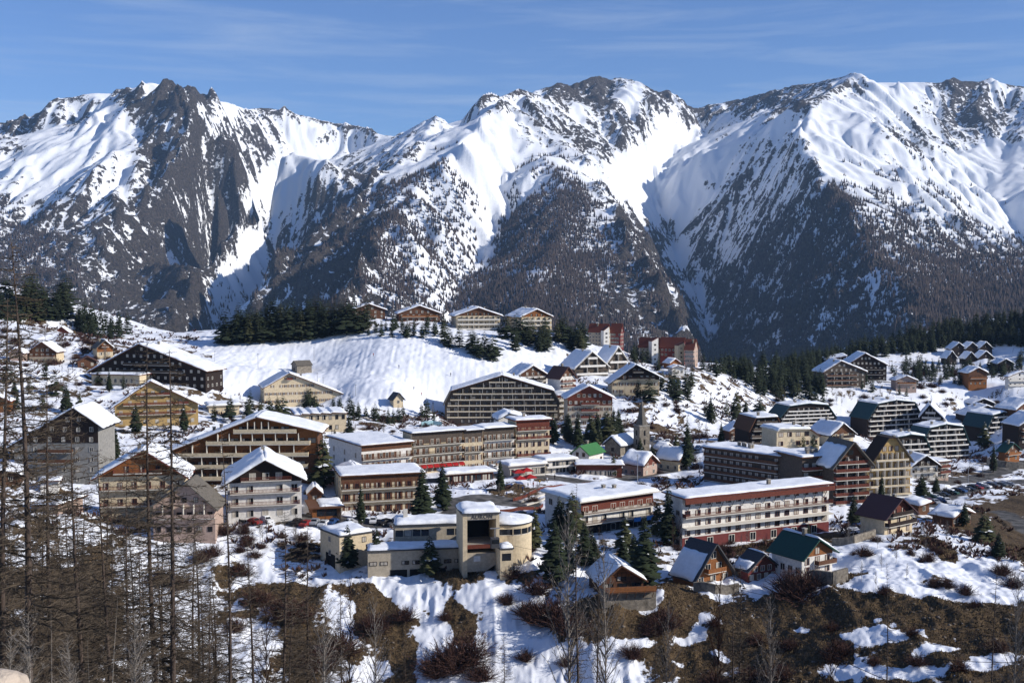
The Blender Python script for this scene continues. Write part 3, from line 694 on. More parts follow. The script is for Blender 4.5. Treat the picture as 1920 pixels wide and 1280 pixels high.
house('apartment_house','wide gabled apartment house with ochre timber and cream balcony bands',AP,306,596,900,852,312,-5,15,((0,1),(.615,2.42),(1,1.85)),'wood','wood',sh=.55,clad='orange',split=1.0,floors=2.2,bays=14,fz=.1,wst='dc',wh=1.5,ww=2.2,balc=(0,1,2,3,4),balw=(.06,.94),brail='cream',bh=1.0,bd=1.5,fins=9,chim=3,oh=1.8,ohf=1.6)
house('chalet','white chalet with thick snow roof and two long red balconies',CH,428,566,975,906,278,6,16,((0,1),(.5,1.58),(1,1.05)),'white','dark',sh=.95,clad='dark',split=1.0,floors=3,bays=5,fz=.2,balc=(1,2,3),balw=(.03,.97),brail='redwood',bst='slats',wst='wc',ww=1.6,wh=1.7,backx=416,oh=1.6,ohf=1.6,chim=1,side=(3,4,'l'))
house('cabin','tiny wooden cabin with snow roof between two larger buildings',HO,578,603,940,925,298,5,5,((0,1),(.5,1.8),(1,1)),'wood','wood',floors=1,bays=1,fz=.1,chim=0,sh=.5,oh=.5)
house('garage','orange timber garage with flat roof and a patch of snow',HO,586,640,970,953,286,8,9,FL,'orange','wood',snow=[.7],floors=1,bays=1,fz=.1,chim=0,sh=.4,ww=5,wh=1.7,wst='dn',backx=574)
house('guest_house','cream guest house with brown eaves band and tall balcony doors',HT,640,796,966,893,300,8,13,((0,1),(1,1)),'cream','wood',sh=.3,clad='wood',split=.80,floors=3.15,bays=8,fz=.12,balc=(1,2),balw=(.0,1),brail='dark',bst='slats',wst='rS',ww=1.1,wh=1.9,backx=626,oh=.5,chim=0,side=(3,3,'l'))
house('cabin','snow humped roof gable at the rear of the cream guest house',HO,628,690,905,893,314,8,10,((0,1),(.6,2.2),(1,1.1)),'wood','wood',sh=.8,floors=1,bays=2,chim=0,oh=.9)
# --- the long row on the main street
R_ = dict(chim=0,balw=(0,1),bst='slats',wst='wS',ww=1.0,wh=1.7,bd=1.1,sh=.35,oh=.8,ohf=1.1)
house('row_house','white end block of the street row with reddish timber attic',AP,678,772,898,836,345,24,24,FL,'white','wood',clad='wood',split=.83,floors=3.6,bays=9,fz=.1,balc=(1,2),brail='wood',backx=617,side=(3,3,'l'),**{k:v for k,v in R_.items()})
house('row_house','street row block with grey timber attic above red awnings',AP,773,868,888,813,357,20,9,FL,'cream','dark',clad='umber',split=.74,floors=4.4,bays=9,fz=.1,balc=(1,2,3),brail='dark',**R_)
house('row_house','narrow street row block with cream fascia between two longer blocks',AP,869,905,882,808,366,18,9,FL,'cream','dark',clad='umber',split=.80,floors=4.4,bays=3,fz=.1,balc=(2,),brail='dark',**R_)
house('row_house','bright white street row block with two dark balconies and snowy roof',AP,906,964,876,804,372,18,9,FL,'white','dark',clad='umber',split=.82,floors=4.4,bays=7,fz=.1,balc=(1,2,3),brail='dark',**{**R_,'sh':.6})
house('row_house','tallest street row block with red timber top floor and loggias',AP,968,1030,872,789,378,14,15,FL,'cream','redwood',clad='redwood',split=.84,floors=5.2,bays=5,fz=.1,balc=(1,3,4),brail='redwood',bst='boards',wst='rc',ww=1.3,wh=1.6,sh=.5,balw=(0,1),backx=952)
house('pavilion','white domed snow roof pavilion behind the tallest street row block',HO,935,985,800,786,410,5,10,((0,1),(.4,1.7),(1,1.1)),'white','slate',sh=.9,floors=1,bays=3,chim=1)
# --- apartments and chalets at the foot of the ski hill
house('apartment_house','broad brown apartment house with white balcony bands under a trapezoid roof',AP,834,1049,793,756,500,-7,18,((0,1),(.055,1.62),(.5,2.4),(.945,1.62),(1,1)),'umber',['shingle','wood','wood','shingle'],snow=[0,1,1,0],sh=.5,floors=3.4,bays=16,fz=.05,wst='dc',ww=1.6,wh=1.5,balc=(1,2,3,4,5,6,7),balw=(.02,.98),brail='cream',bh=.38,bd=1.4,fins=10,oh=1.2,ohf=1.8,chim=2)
house('house','yellow balconied house squeezed between brown apartments and red gable',AP,1046,1062,783,742,508,10,14,((0,1),(1,1.1)),'yellow','redwood',floors=4,bays=3,balc=(1,2,3),brail='pale',chim=0,clad='redwood',split=.8)
house('chalet','beige chalet with wide red brown gable and shuttered windows',CH,1064,1148,797,746,478,-3,14,((0,1),(.47,1.42),(1,1.0)),'beige','redwood',clad='redwood',split=.72,floors=4,bays=8,fz=.1,balc=(1,2,3),balw=(.3,.7),brail='redwood',wst='s',oh=1.5,sh=.6,ohf=1.4)
house('chalet','white chalet with light brown gable above the broad brown apartments',CH,971,1027,722,705,530,14,14,((0,1),(.5,2.05),(1,1)),'white','wood',clad='wood',split=.95,floors=2,bays=5,balc=(0,1),balw=(.1,.9),brail='dark',backx=950,sh=.7,oh=1.3)
house('chalet','chalet with bare brown roof and white timber framed gable',CH,1050,1078,727,708,518,38,8,((0,1),(.5,2.0),(1,1)),'white','brownroof',snow=[0,0],clad='wood',split=1.1,floors=2,bays=4,balc=(0,1),brail='redwood',bst='boards',backx=1026,oh=1.2)
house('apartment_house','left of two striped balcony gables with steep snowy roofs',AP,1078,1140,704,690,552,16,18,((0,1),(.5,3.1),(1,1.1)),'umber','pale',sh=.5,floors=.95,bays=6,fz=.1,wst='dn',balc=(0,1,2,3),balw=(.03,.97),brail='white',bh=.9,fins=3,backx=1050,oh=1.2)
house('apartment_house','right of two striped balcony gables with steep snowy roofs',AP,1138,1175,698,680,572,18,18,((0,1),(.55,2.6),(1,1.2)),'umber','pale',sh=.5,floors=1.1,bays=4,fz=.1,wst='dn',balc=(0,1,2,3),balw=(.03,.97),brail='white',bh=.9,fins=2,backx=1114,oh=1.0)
house('hotel','black gabled hotel with cream storeys and one long sloping roof',HT,1148,1236,738,712,518,-4,16,((0,.85),(.5,2.05),(1,1.2)),'cream','dark',clad='dark',split=1.0,floors=2,bays=8,fz=.15,balc=(2,3),balw=(.2,.9),brail='dark',sh=.5,oh=2.2,ohf=1.8,wst='s')
house('house','little orange gabled house in front of the red roofed blocks',HO,1256,1274,690,681,600,25,7,((0,1),(.5,1.8),(1,1)),'orange','redwood',floors=1,bays=2,fz=.2,chim=0,backx=1244)
house('house','little white house just below the orange gabled house',HO,1260,1282,702,690,585,5,7,((0,1),(.5,1.3),(1,1)),'white','brownroof',floors=1,bays=3,fz=.2,chim=0,balc=(1,),brail='white')
# --- red roofed blocks on the crest
def redblock(label, xl, xr, bx, yb, yt, D, wall, yaw=66, v=1.55):
    return house('apartment_block', label, AP, xl, xr, yb, yt, D, yaw, 12, ((0,1),(.5,v),(1,1)), wall, 'redroof', snow=[0,0], floors=4, bays=2, fz=.12, wst='wc', ww=1.2, wh=1.2, side=(4,6,'l'), backx=bx, oh=.6, ohf=.5, chim=1)
redblock('dark red roofed block standing alone highest on the right crest',1138,1144,1104,648,622,655,'beige')
house('stair_tower','white stair tower between two red roofed crest blocks',AP,1132,1142,650,620,640,10,5,((0,1),(1,1.25)),'white','redroof',snow=[0],floors=4,bays=1,wst='d',wh=.9,chim=0,oh=.1,ohf=.2)
redblock('rust walled block right of the white stair tower on the crest',1163,1169,1145,652,623,642,'maroon')
redblock('leftmost beige block of the row of red roofed blocks',1236,1241,1198,682,651,640,'beige')
house('stair_tower','white stair tower left of centre in the red roofed row',AP,1222,1234,685,640,630,10,5,((0,1),(1,1.15)),'white','redroof',snow=[0],floors=5,bays=1,wst='d',wh=.9,chim=0,oh=.1,ohf=.2)
redblock('rust walled middle block of the red roofed row',1280,1286,1238,686,651,632,'maroon',v=1.5)
house('stair_tower','white stair tower right of centre in the red roofed row',AP,1271,1283,688,648,624,10,5,((0,1),(1,1.15)),'cream','redroof',snow=[0],floors=5,bays=1,wst='d',wh=.9,chim=0,oh=.1,ohf=.2)
redblock('rightmost pale walled block of the red roofed row',1300,1308,1284,688,655,618,'pink')
# --- crest chalets
house('chalet','leftmost crest chalet with snow roof half hidden by pines',CH,662,722,596,581,650,6,14,((0,1),(.5,1.7),(1,1)),'wood','wood',floors=2,bays=5,clad='wood',split=.6,chim=0,sh=.6,oh=1.5)
house('chalet','brown crest chalet behind pines left of the white balconied one',CH,748,825,602,588,645,4,14,((0,1),(.5,2.0),(1,1)),'wood','wood',floors=2,bays=7,clad='wood',split=.6,balc=(1,),brail='orange',sh=.6,oh=1.5)
house('apartment_chalet','wide crest chalet with pale balcony rows and brown gable',AP,856,938,618,592,638,3,20,((0,1),(.5,1.55),(1,1)),'cream','wood',clad='wood',split=1.0,floors=3,bays=10,fz=.1,balc=(0,1,2),balw=(.02,.98),brail='pale',bh=.7,bd=1.2,fins=8,oh=1.8,sh=.6,backx=840,chim=2,wst='dc')
house('apartment_chalet','right crest chalet with golden balconies and plain white side wall',AP,978,1034,620,594,632,14,20,((0,1),(.5,1.5),(1,1)),'cream','wood',clad='orange',split=1.0,floors=3,bays=6,fz=.1,balc=(0,1,2),balw=(.02,.98),brail='pale',bh=.7,bd=1.2,fins=5,oh=1.6,sh=.6,backx=948,side=(3,4,'l'),chim=2,wst='dc')
# --- ski slope foot
house('barn','old stone barn with bare grey shingle roof alone on the ski slope',HO,547,557,697,683,560,-58,9,((0,1),(.5,1.5),(1,1)),'stone','shingle',snow=[0,0],floors=1,bays=1,fz=.3,chim=0,oh=.5,ohf=.4,wst='d')
house('hotel','cream gabled hotel with red balconies at the foot of the ski slope',HT,496,640,757,727,492,10,16,((0,1),(.32,1.85),(1,.5)),'cream','wood',sh=.4,floors=2.1,bays=18,fz=.1,wst='s',ww=.8,wh=1.1,balc=(3,),balw=(.25,.6),brail='redwood',backx=458,side=(2,4,'l'),oh=1.0,ohf=1.3)
house('annex','low cream flat roofed building in front of the cream gabled hotel',HO,392,449,777,761,440,12,10,FL,'cream','pale',sh=.5,floors=1,bays=5,fz=.4,wh=.6,chim=0,backx=386)
house('hall','cream hall with scalloped snowy roof edge among the pines',HO,553,650,808,778,415,8,14,((0,1),(.12,.96),(.14,1.04),(.3,1.0),(.32,1.06),(.5,1.0),(.52,1.06),(.7,1.0),(.72,1.06),(1,1)),'cream','wood',sh=.45,floors=1.6,bays=8,fz=.05,wh=1.6,chim=0,oh=.4,backx=529,wst='d')
house('hut','small white hut with dark hipped gable among the slope pines',HO,738,756,760,748,480,20,5,((0,1),(.5,1.9),(1,1)),'cream','slate',snow=[0,0],floors=1,bays=1,fz=.3,chim=0)
# --- shops on the square
house('shop','long snow roofed shop behind the red parasols',('shop'),955,1022,893,874,352,18,9,FL,'pale','pale',sh=.6,floors=1,bays=8,fz=.05,wh=2.0,ww=2.0,wst='dc',chim=0,oh=.8)
house('shop','glass fronted white shop at the right end of the square',('shop'),1023,1079,888,864,360,18,9,FL,'white','pale',sh=.6,floors=2,bays=9,fz=.05,wh=1.6,ww=1.7,wst='dn',chim=0,balc=(1,),balw=(0,1),brail='white',bh=.5,oh=.8)
house('shop','low snow roofed kiosk left of the square by the street row',('shop'),838,925,905,889,338,14,8,FL,'redwood','pale',sh=.6,floors=1,bays=8,fz=.05,wh=1.8,ww=1.8,wst='dc',chim=0,oh=.8)
house('cafe','dark red timber cafe with flat snowy roof beside the green roofed house',('cafe'),1082,1166,893,872,360,-8,10,FL,'redwood','wood',sh=.35,floors=1,bays=9,fz=.05,wh=1.8,ww=1.6,wst='wc',chim=0,oh=1.0)
house('house','white house with bright green roof beside the square',HO,1073,1104,866,848,385,-36,11,((0,1),(.5,1.75),(1,1)),'white','lime',snow=[0,0],floors=1.6,bays=2,fz=.1,wst='r',side=(1,3,'r'),sidest='r',chim=1,oh=.8,ohf=.7)
# --- church quarter
house('chapel','stone church nave with snowy roof behind the pointed tower',('church'),1134,1163,852,832,398,-38,17,((0,1),(.5,1.7),(1,1)),'stone','slate',sh=.5,floors=1,bays=1,fz=.4,wst='d',chim=0)
def church_tower():
    p = P(1193, 850, 396); b = 2.05; t = empty('church_tower', p + Vector((b, b, 0)), math.radians(25), 'pointed stone church tower with slit windows and pyramid spire', 'church tower')
    BASES.append(p)
    h1 = 9.6; h2 = 18.6
    w = MB(); w.box(-b, b, -b, b, -5, h1, 'stone'); w.box(-b - .15, b + .15, -b - .15, b + .15, h1 + .003, h1 + .35, 'concrete'); w.build('wall', t)
    s = MB(); n = 8; ring = []
    for k in range(n):
        a = math.pi / 4 * k + math.pi / 8; ring.append((math.cos(a) * b * 1.02, math.sin(a) * b * 1.02, h1 + .35))
    for k in range(n): s.poly([ring[k], ring[(k + 1) % n], (0, 0, h2)], 'shingle')
    s.build('spire', t)
    for a in range(4):
        m = Matrix.Rotation(a * math.pi / 2, 4, 'Z')
        for zz in (h1 - 3.4, h1 - 6.6):
            o = MB(); o.box(-.35, .35, -b - .02, -b - .004, 0, 1.9, 'black'); o.box(-.5, .5, -b - .12, -b - .004, -.25, -.05, 'concrete')
            q = o.build('belfry_window', t); q.matrix_local = m @ Matrix.Translation((0, 0, zz))
    c_ = MB(); c_.tube([(0, 0, h2 - .3), (0, 0, h2 + 1.5)], [.06, .05], 'metal'); c_.tube([(-.35, 0, h2 + 1.0), (.35, 0, h2 + 1.0)], [.05, .05], 'metal'); c_.build('cross', t)
church_tower()
house('cottage','pinkish cottage with rounded snow roof in front of the church',HO,1206,1232,893,872,368,50,9,((0,1),(.5,1.75),(1,1)),'pink','wood',sh=1.0,clad='redwood',split=.9,floors=1.6,bays=2,fz=.15,backx=1167,wst='w',chim=0,side=(1,3,'l'))
house('cottage','cream cottage with thick snow roof right of the church tower',HO,1272,1290,883,862,384,48,9,((0,1),(.5,1.75),(1,1)),'cream','wood',sh=1.0,floors=1.6,bays=2,fz=.15,backx=1233,wst='r',chim=0,side=(1,3,'l'))
house('cottage','small cottage with brown bargeboards between church and cream cottage',HO,1240,1262,853,843,405,40,7,((0,1),(.5,1.9),(1,1)),'stone','wood',sh=.6,floors=1,bays=1,backx=1226,chim=0)
# --- hotels of the foreground
house('hotel','white hotel with flat snowy roof and three balcony floors beside the ice rink',HT,1089,1224,1003,940,281,24,16,((0,1),(1,1.03)),'white','pale',sh=.75,floors=3.3,bays=8,fz=.1,balc=(1,2,3),balw=(0,1),brail='wood',bst='slats',wst='wc',ww=1.6,wh=1.7,backx=1022,side=(3,3,'l'),oh=1.4,ohf=1.6,clad='redwood',split=.70,chim=2)
HOTEL = house('hotel','long white hotel with red balcony rail and dark red ground floor',HT,1279,1553,1026,934,274,17,15,((0,1),(1,1.02)),'white','redwood',sh=.4,floors=5.0,bays=15,fz=.12,balc=(3,),balw=(0,1),brail='redwood',bst='slats',bd=1.6,wst='rc',ww=1.5,wh=1.35,backx=1247,side=(4,2,'l'),oh=.6,ohf=1.8,chim=1)
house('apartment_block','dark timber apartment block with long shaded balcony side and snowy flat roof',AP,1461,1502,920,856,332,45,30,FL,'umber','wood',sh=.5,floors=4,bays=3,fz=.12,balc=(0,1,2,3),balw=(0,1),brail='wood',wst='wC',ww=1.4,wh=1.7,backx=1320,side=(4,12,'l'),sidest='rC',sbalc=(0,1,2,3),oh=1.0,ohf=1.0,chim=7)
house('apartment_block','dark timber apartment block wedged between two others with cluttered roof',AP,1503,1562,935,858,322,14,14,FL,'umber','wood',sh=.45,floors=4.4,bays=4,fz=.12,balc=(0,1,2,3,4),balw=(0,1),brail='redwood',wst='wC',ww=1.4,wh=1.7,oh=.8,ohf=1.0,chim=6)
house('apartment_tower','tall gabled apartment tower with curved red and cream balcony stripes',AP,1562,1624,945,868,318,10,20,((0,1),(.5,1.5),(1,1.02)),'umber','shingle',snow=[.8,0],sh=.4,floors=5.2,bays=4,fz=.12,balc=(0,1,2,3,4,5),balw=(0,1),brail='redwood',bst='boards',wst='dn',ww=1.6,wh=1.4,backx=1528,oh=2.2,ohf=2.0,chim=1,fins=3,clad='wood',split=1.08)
house('apartment_tower','golden walled apartment tower with steep black roof and cream balcony lines',AP,1627,1706,930,872,366,9,20,((0,1),(.42,1.85),(.62,1.85),(1,1.08)),'yellow',['dark','dark','shingle'],snow=[0,0,0],floors=3.6,bays=7,fz=.12,balc=(0,1,2,3,4),balw=(.02,.98),brail='cream',bh=.5,bd=1.4,fins=6,wst='rC',ww=1.4,wh=1.7,backx=1612,oh=.8,ohf=1.4,chim=1)
house('chalet','white walled chalet with dark gable right of the golden tower',CH,1710,1758,898,874,402,8,13,((0,1),(.5,1.75),(1,1)),'white','dark',clad='dark',split=1.0,floors=2,bays=4,fz=.1,balc=(1,2),balw=(0,1),brail='dark',bst='slats',sh=.5,oh=1.4)
house('house','pink balconied house leaning on the chalet right of the golden tower',HO,1758,1778,898,866,406,18,10,FL,'pink','wood',floors=3,bays=3,fz=.1,balc=(1,2),brail='redwood',sh=.4,chim=0)
house('chalet','brown gabled chalet with snow roof above the dark timber block',CH,1368,1412,826,808,450,10,12,((0,1),(.5,1.75),(1,1)),'wood','wood',clad='wood',split=.8,floors=2,bays=4,fz=.1,balc=(1,),brail='wood',sh=.5,backx=1354)
house('apartment_house','dark brown apartment house flaring outwards to the ground',AP,1404,1466,834,808,410,6,14,((0,1),(.18,1.9),(.82,1.95),(1,1)),'dark',['wood','dark','wood'],snow=[0,1,0],floors=2.0,bays=4,fz=.1,balc=(0,1,2,3),balw=(.05,.95),brail='umber',wst='dC',sh=.5,oh=.3,chim=1)
house('apartment_house','cream flat topped block with slanting brown end behind the dark timber block',AP,1456,1536,838,808,376,8,12,((0,1),(.06,1.12),(.75,1.05),(1,.55)),'cream',['pale','pale','brownroof'],snow=[1,1,0],floors=1.8,bays=5,fz=.12,wst='rc',ww=1.6,wh=1.5,sh=.4,oh=.1,chim=2)
house('chalet','snow roofed chalet gable with cream chimney behind the striped tower',CH,1558,1600,838,815,402,18,14,((0,1),(.5,1.8),(1,1)),'cream','dark',clad='wood',split=1.0,floors=1.5,bays=3,balc=(1,),brail='dark',sh=.6,backx=1518,oh=1.2)
# --- striped apartments on the right
TR = ((0,.55),(.16,1.0),(.5,1.09),(.84,1.0),(1,.45))
def striped(label, xl, xr, yb, yt, D, bx, yaw=8, pr=TR, fl=6.5, n=7):
    return house('striped_apartments', label, AP, xl, xr, yb, yt, D, yaw, 16, pr, 'dark', ['teal','teal','teal','teal'], snow=[0,1,1,0], sh=.6, floors=fl, bays=8, fz=.1, wst='dc', ww=1.6, wh=1.5,
                 balc=tuple(range(0, n)), balw=(.02,.98), brail='white', bh=.5, bd=1.5, fins=4, backx=bx, oh=.4, ohf=1.2, chim=3, group='striped apartment blocks with teal roofs')
striped('striped white balcony block with teal roof nearest the snowfield path, leftmost of its kind',1462,1566,806,762,560,1440)
striped('striped balcony block with the largest dark teal side roof, centre of the upper row',1626,1728,818,758,610,1594,14)
striped('striped balcony block with tall stack of white bands standing forward of the upper row',1725,1816,868,803,520,1698,10)
striped('low striped balcony block partly hidden behind the golden tower',1668,1742,866,820,482,1640,8,fl=4.4,n=5)
striped('striped balcony block with teal side roof at the right behind the green roofed chalet',1848,1908,830,779,560,1806,16,fl=5.5,n=6)
house('apartment_house','gabled apartment house with thick snow roof melted in one patch',AP,1724,1768,803,782,610,-22,20,((0,1),(.42,2.1),(1,1.0)),'dark','slate',snow=[1,1],sh=.9,floors=2.2,bays=4,fz=.1,balc=(0,1,2,3),balw=(.05,.95),brail='pale',wst='dn',fins=3,side=(2,5,'r'),oh=.8)
house('apartment_house','long low dark gable under snow behind the rightmost striped blocks',AP,1812,1890,792,778,640,0,14,((0,1),(.48,2.2),(1,.9)),'dark','slate',sh=.6,floors=1,bays=8,wst='dc',chim=1,oh=1.2)
house('house','snow roofed house above the long low dark gable',HO,1822,1864,766,757,680,0,12,((0,1),(.5,2.0),(1,1)),'dark','slate',sh=.6,floors=1,bays=4,wst='dc',chim=0)
house('chalet','chalet with shaded blue snow roof cut by the right edge',CH,1904,1960,785,768,560,20,14,((0,1),(.4,2.0),(1,1)),'wood','wood',sh=.7,floors=1.4,bays=4,balc=(1,),brail='pale',backx=1868)
house('chalet','dark chalet at the right edge below the shaded blue roof',CH,1910,1975,832,798,520,5,14,((0,1),(.5,1.6),(1,1)),'dark','dark',sh=.5,floors=3,bays=4,wst='dn',balc=(1,2),brail='wood')
house('chalet','little green roofed chalet with orange base above the car park',CH,1884,1911,864,846,470,24,8,((0,1),(.5,1.75),(1,1)),'orange','green',snow=[0,1],floors=1.8,bays=2,balc=(1,),brail='orange',sh=.3,backx=1872,clad='wood',split=.9)
# --- far right hillside
house('apartment_chalet','brown balconied chalet with grey side wing in front of a darker twin',AP,1545,1622,724,697,680,0,18,((0,1),(.4,1.72),(1,1)),'umber','wood',sh=.7,floors=3,bays=8,fz=.1,balc=(0,1,2),balw=(.05,.78),brail='wood',fins=4,wst='wC',oh=1.8,backx=None)
house('apartment_chalet','dark balconied chalet standing behind the brown one on the far right',AP,1588,1662,712,684,715,-8,18,((0,1),(.45,1.75),(1,1)),'dark','wood',sh=.7,floors=3,bays=9,fz=.1,balc=(0,1,2),balw=(.05,.9),brail='dark',wst='wC',oh=1.6)
house('apartment_block','block with flat snow slab roof behind the far right balconied chalets',AP,1548,1586,688,675,760,-10,26,((0,1),(1,1.6)),'dark','maroon',sh=.6,floors=2,bays=5,chim=3,oh=1)
house('chalet','small pale chalet beside the snowfield with orange side',CH,1680,1718,730,713,680,-6,10,((0,1),(.5,1.45),(1,1)),'pink','wood',sh=.6,floors=1.7,bays=4,balc=(1,),brail='orange',oh=1.2)
house('chalet','tall orange brown chalet with snow cap on the right hillside',CH,1816,1850,722,699,700,0,12,((0,1),(.5,1.4),(1,1)),'orange','wood',clad='wood',split=.6,sh=.8,floors=2,bays=4,balc=(1,),brail='orange',oh=1.2,wst='dc')
house('chalet','white framed chalet with balconies cut by the right edge of the hillside',CH,1890,1950,724,706,690,6,12,((0,1),(.4,1.5),(1,1)),'white','wood',sh=.6,floors=2,bays=7,balc=(0,1),balw=(0,1),brail='pale',wst='dn',backx=1884,oh=1.2)
hl = ['leftmost of the upper row of three dark gables in the right hand wood','middle of the upper row of three dark gables in the right hand wood','rightmost of the upper row of three dark gables in the right hand wood',
      'leftmost of the lower row of three dark gables in the right hand wood','middle of the lower row of three dark gables in the right hand wood','rightmost of the lower row of three dark gables in the right hand wood']
for i, (x0, x1, yb, yt) in enumerate([(1784,1810,666,654),(1811,1834,664,653),(1836,1860,665,653),(1775,1793,684,671),(1810,1830,684,672),(1834,1862,684,671)]):
    house('chalet', hl[i], CH, x0, x1, yb, yt, 860 if i < 3 else 830, 0, 10, ((0,1),(.5,1.9),(1,1)), 'dark', 'dark', sh=.7, floors=1, bays=3, fz=.15, wst='dc', chim=0, group='dark gabled chalets in the wood', oh=1.0)
house('chalet','dark snowy roofed chalet right of and below the six wood gables',CH,1870,1900,694,682,800,0,10,((0,1),(.5,1.7),(1,1)),'dark','dark',sh=.6,floors=1,bays=3,chim=0)
house('chalet','highest chalet on the right hillside just under the forest edge',CH,1850,1880,620,609,950,0,10,((0,1),(.5,1.8),(1,1)),'dark','dark',sh=.8,floors=1,bays=3,chim=0)
# --- chalets below the hotel
house('chalet','steep A shaped chalet with snow sliding off its slate roof',CH,1300,1373,1100,1086,246,26,13,((0,1),(.5,5.3),(1,.9)),'orange','slate',snow=[.72,0],sh=.35,floors=.62,bays=3,fz=.05,wst='wc',ww=1.6,wh=1.7,balc=(1,),balw=(.18,.85),brail='orange',backx=1262,oh=.8,ohf=1.3,chim=0)
house('chalet','small dark red and white framed chalet between steep and green roofs',CH,1402,1456,1090,1068,250,20,9,((0,1),(.5,2.15),(1,1)),'maroon','slate',snow=[.5,1],sh=.3,floors=1.5,bays=4,fz=.1,wst='wS',wh=1.3,backx=1380,oh=.8,ohf=1.0,chim=0,clad='redwood',split=1.0)
house('chalet','timber chalet with dark green metal roof and white lower floor',CH,1503,1560,1080,1045,247,32,12,((0,1),(.45,1.85),(1,1.1)),'white','green',snow=[0,1],sh=.5,floors=2,bays=3,fz=.1,clad='orange',split=.98,balc=(1,),balw=(.4,1.0),brail='wood',wst='rc',ww=1.4,wh=1.6,backx=1447,oh=1.0,ohf=1.3,chim=1,side=(1,4,'l'))
house('chalet','chalet with purple brown roof and wrap round balcony below the striped tower',CH,1658,1710,1005,968,276,28,13,((0,1),(.5,1.78),(1,1)),'cream','purple',snow=[0,0],floors=2.1,bays=3,fz=.1,clad='redwood',split=.98,balc=(1,2),balw=(0,1),brail='dark',wst='rc',wh=1.5,backx=1613,oh=1.4,ohf=1.3,chim=1)
house('lodge','low lodge with ribbed snow roof on the bank below the car park',HO,1786,1820,985,970,300,40,11,((0,1),(.5,1.7),(1,1)),'wood','wood',sh=.7,floors=1,bays=5,fz=.2,wst='w',backx=1748,chim=0)
house('shed','tiny snow capped shed beside the low ribbed roof lodge',HO,1722,1742,960,948,315,20,6,((0,1),(1,1.3)),'wood','wood',sh=1.0,floors=1,bays=1,chim=0)
CABIN = house('chalet','cabin with stone chimney behind an orange timber sun deck',CH,1126,1206,1118,1094,238,2,12,((0,1),(.46,2.35),(1,1.2)),'wood','wood',sh=.35,floors=1.2,bays=3,fz=.4,wst='dc',ww=2.0,wh=1.8,backx=None,oh=.8,ohf=1.2,chim=0,clad='orange',split=1.5)

# ------------------------------------------------------------------ extra pieces on buildings
def hotel_details():
    Wd, He, dp = HOTEL['_w'], HOTEL['_h'], HOTEL['_d']
    b = MB(); b.box(-.05, Wd + .05, -.12, -.003, -5, He * .19, 'maroon'); b.build('ground_floor', HOTEL)
    b = MB(); b.box(0, Wd, -1.9, -.003, He * .38, He * .405, 'pale'); b.build('ledge', HOTEL)
    b = MB(); b.box(-.4, Wd + .4, -1.95, -1.80, He * .90, He * 1.0, 'redwood'); b.build('fascia', HOTEL)
    for i in range(14):
        x = (i + .5) * Wd / 14; s = MB()
        s.tube([(x, -.05, He * .74), (x - .15, -1.7, He * .95)], [.09, .09], 'dark', 4); s.build('strut', HOTEL)
        if i % 2 == 0:
            d = MB(); d.box(x - .9, x + .9, -.2, -.14, -.3, 1.95, 'pale'); d.box(x - .75, x - .08, -.23, -.203, .0, 1.8, 'glass'); d.box(x + .08, x + .75, -.23, -.203, .0, 1.8, 'glass'); d.build('french_door', HOTEL)
hotel_details()
def banners():
    for o in [o for o in bpy.data.objects if o.parent is None and str(o.get('label', '')).startswith('white hotel with flat snowy roof')]:
        Wd = o['_w']
        for x in (Wd * .72, Wd * .9):
            a = MB(); a.box(x - 1.1, x + 1.1, -1.75, -1.68, 1.9, 3.0, 'blue'); a.build('banner', o)
        g = MB(); g.box(.3, Wd - .3, -.1, -.06, .1, 2.3, 'black'); g.build('cafe_front', o)
banners()
# awnings belong to the shops of the row
def row_awnings():
    for o in [o for o in bpy.data.objects if o.name.startswith('row_house') and o.parent is None][:2][1:]:
        Wd = o['_w']
        for i in range(8):
            x0 = (i + .08) * Wd / 8; x1 = (i + .92) * Wd / 8
            a = MB(); a.poly([(x0, -.05, 3.0), (x1, -.05, 3.0), (x1, -1.9, 2.3), (x0, -1.9, 2.3)], 'red'); a.poly([(x0, -1.9, 2.3), (x1, -1.9, 2.3), (x1, -1.9, 1.8), (x0, -1.9, 1.8)], 'red')
            a.build('awning', o)
row_awnings()
# sun deck
def sun_deck():
    p = P(1138, 1112, 232); t = empty('sun_deck', p, math.radians(9), 'orange timber sun deck on a stone base in front of the cabin', 'deck')
    w = 10.6
    b = MB(); b.box(0, w, 0, 4.5, -.15, 0, 'wood'); b.build('floor_boards', t)
    for k in range(3):
        b = MB(); b.box(0, w, -.05, .02, .12 + k * .36, .40 + k * .36, 'orange'); b.build('rail_board', t)
    for i in range(6):
        x = .6 + i * (w - 1.2) / 5; b = MB(); b.tube([(x, .05, 1.2), (x, .05, -.15)], [.09, .09], 'orange', 4); b.tube([(x, .1, -.3), (x, 1.2, -1.6)], [.08, .08], 'wood', 4); b.build('post', t)
    b = MB(); b.box(-.3, w + .3, 1.3, 4.6, -7, -.16, 'stone'); b.build('stone_base', t)
    BASES.append(p + Vector((0, 1.5, -2.2))); BASES.append(P(1233, 1112, 234) + Vector((0, 1.5, -2.2)))
sun_deck()
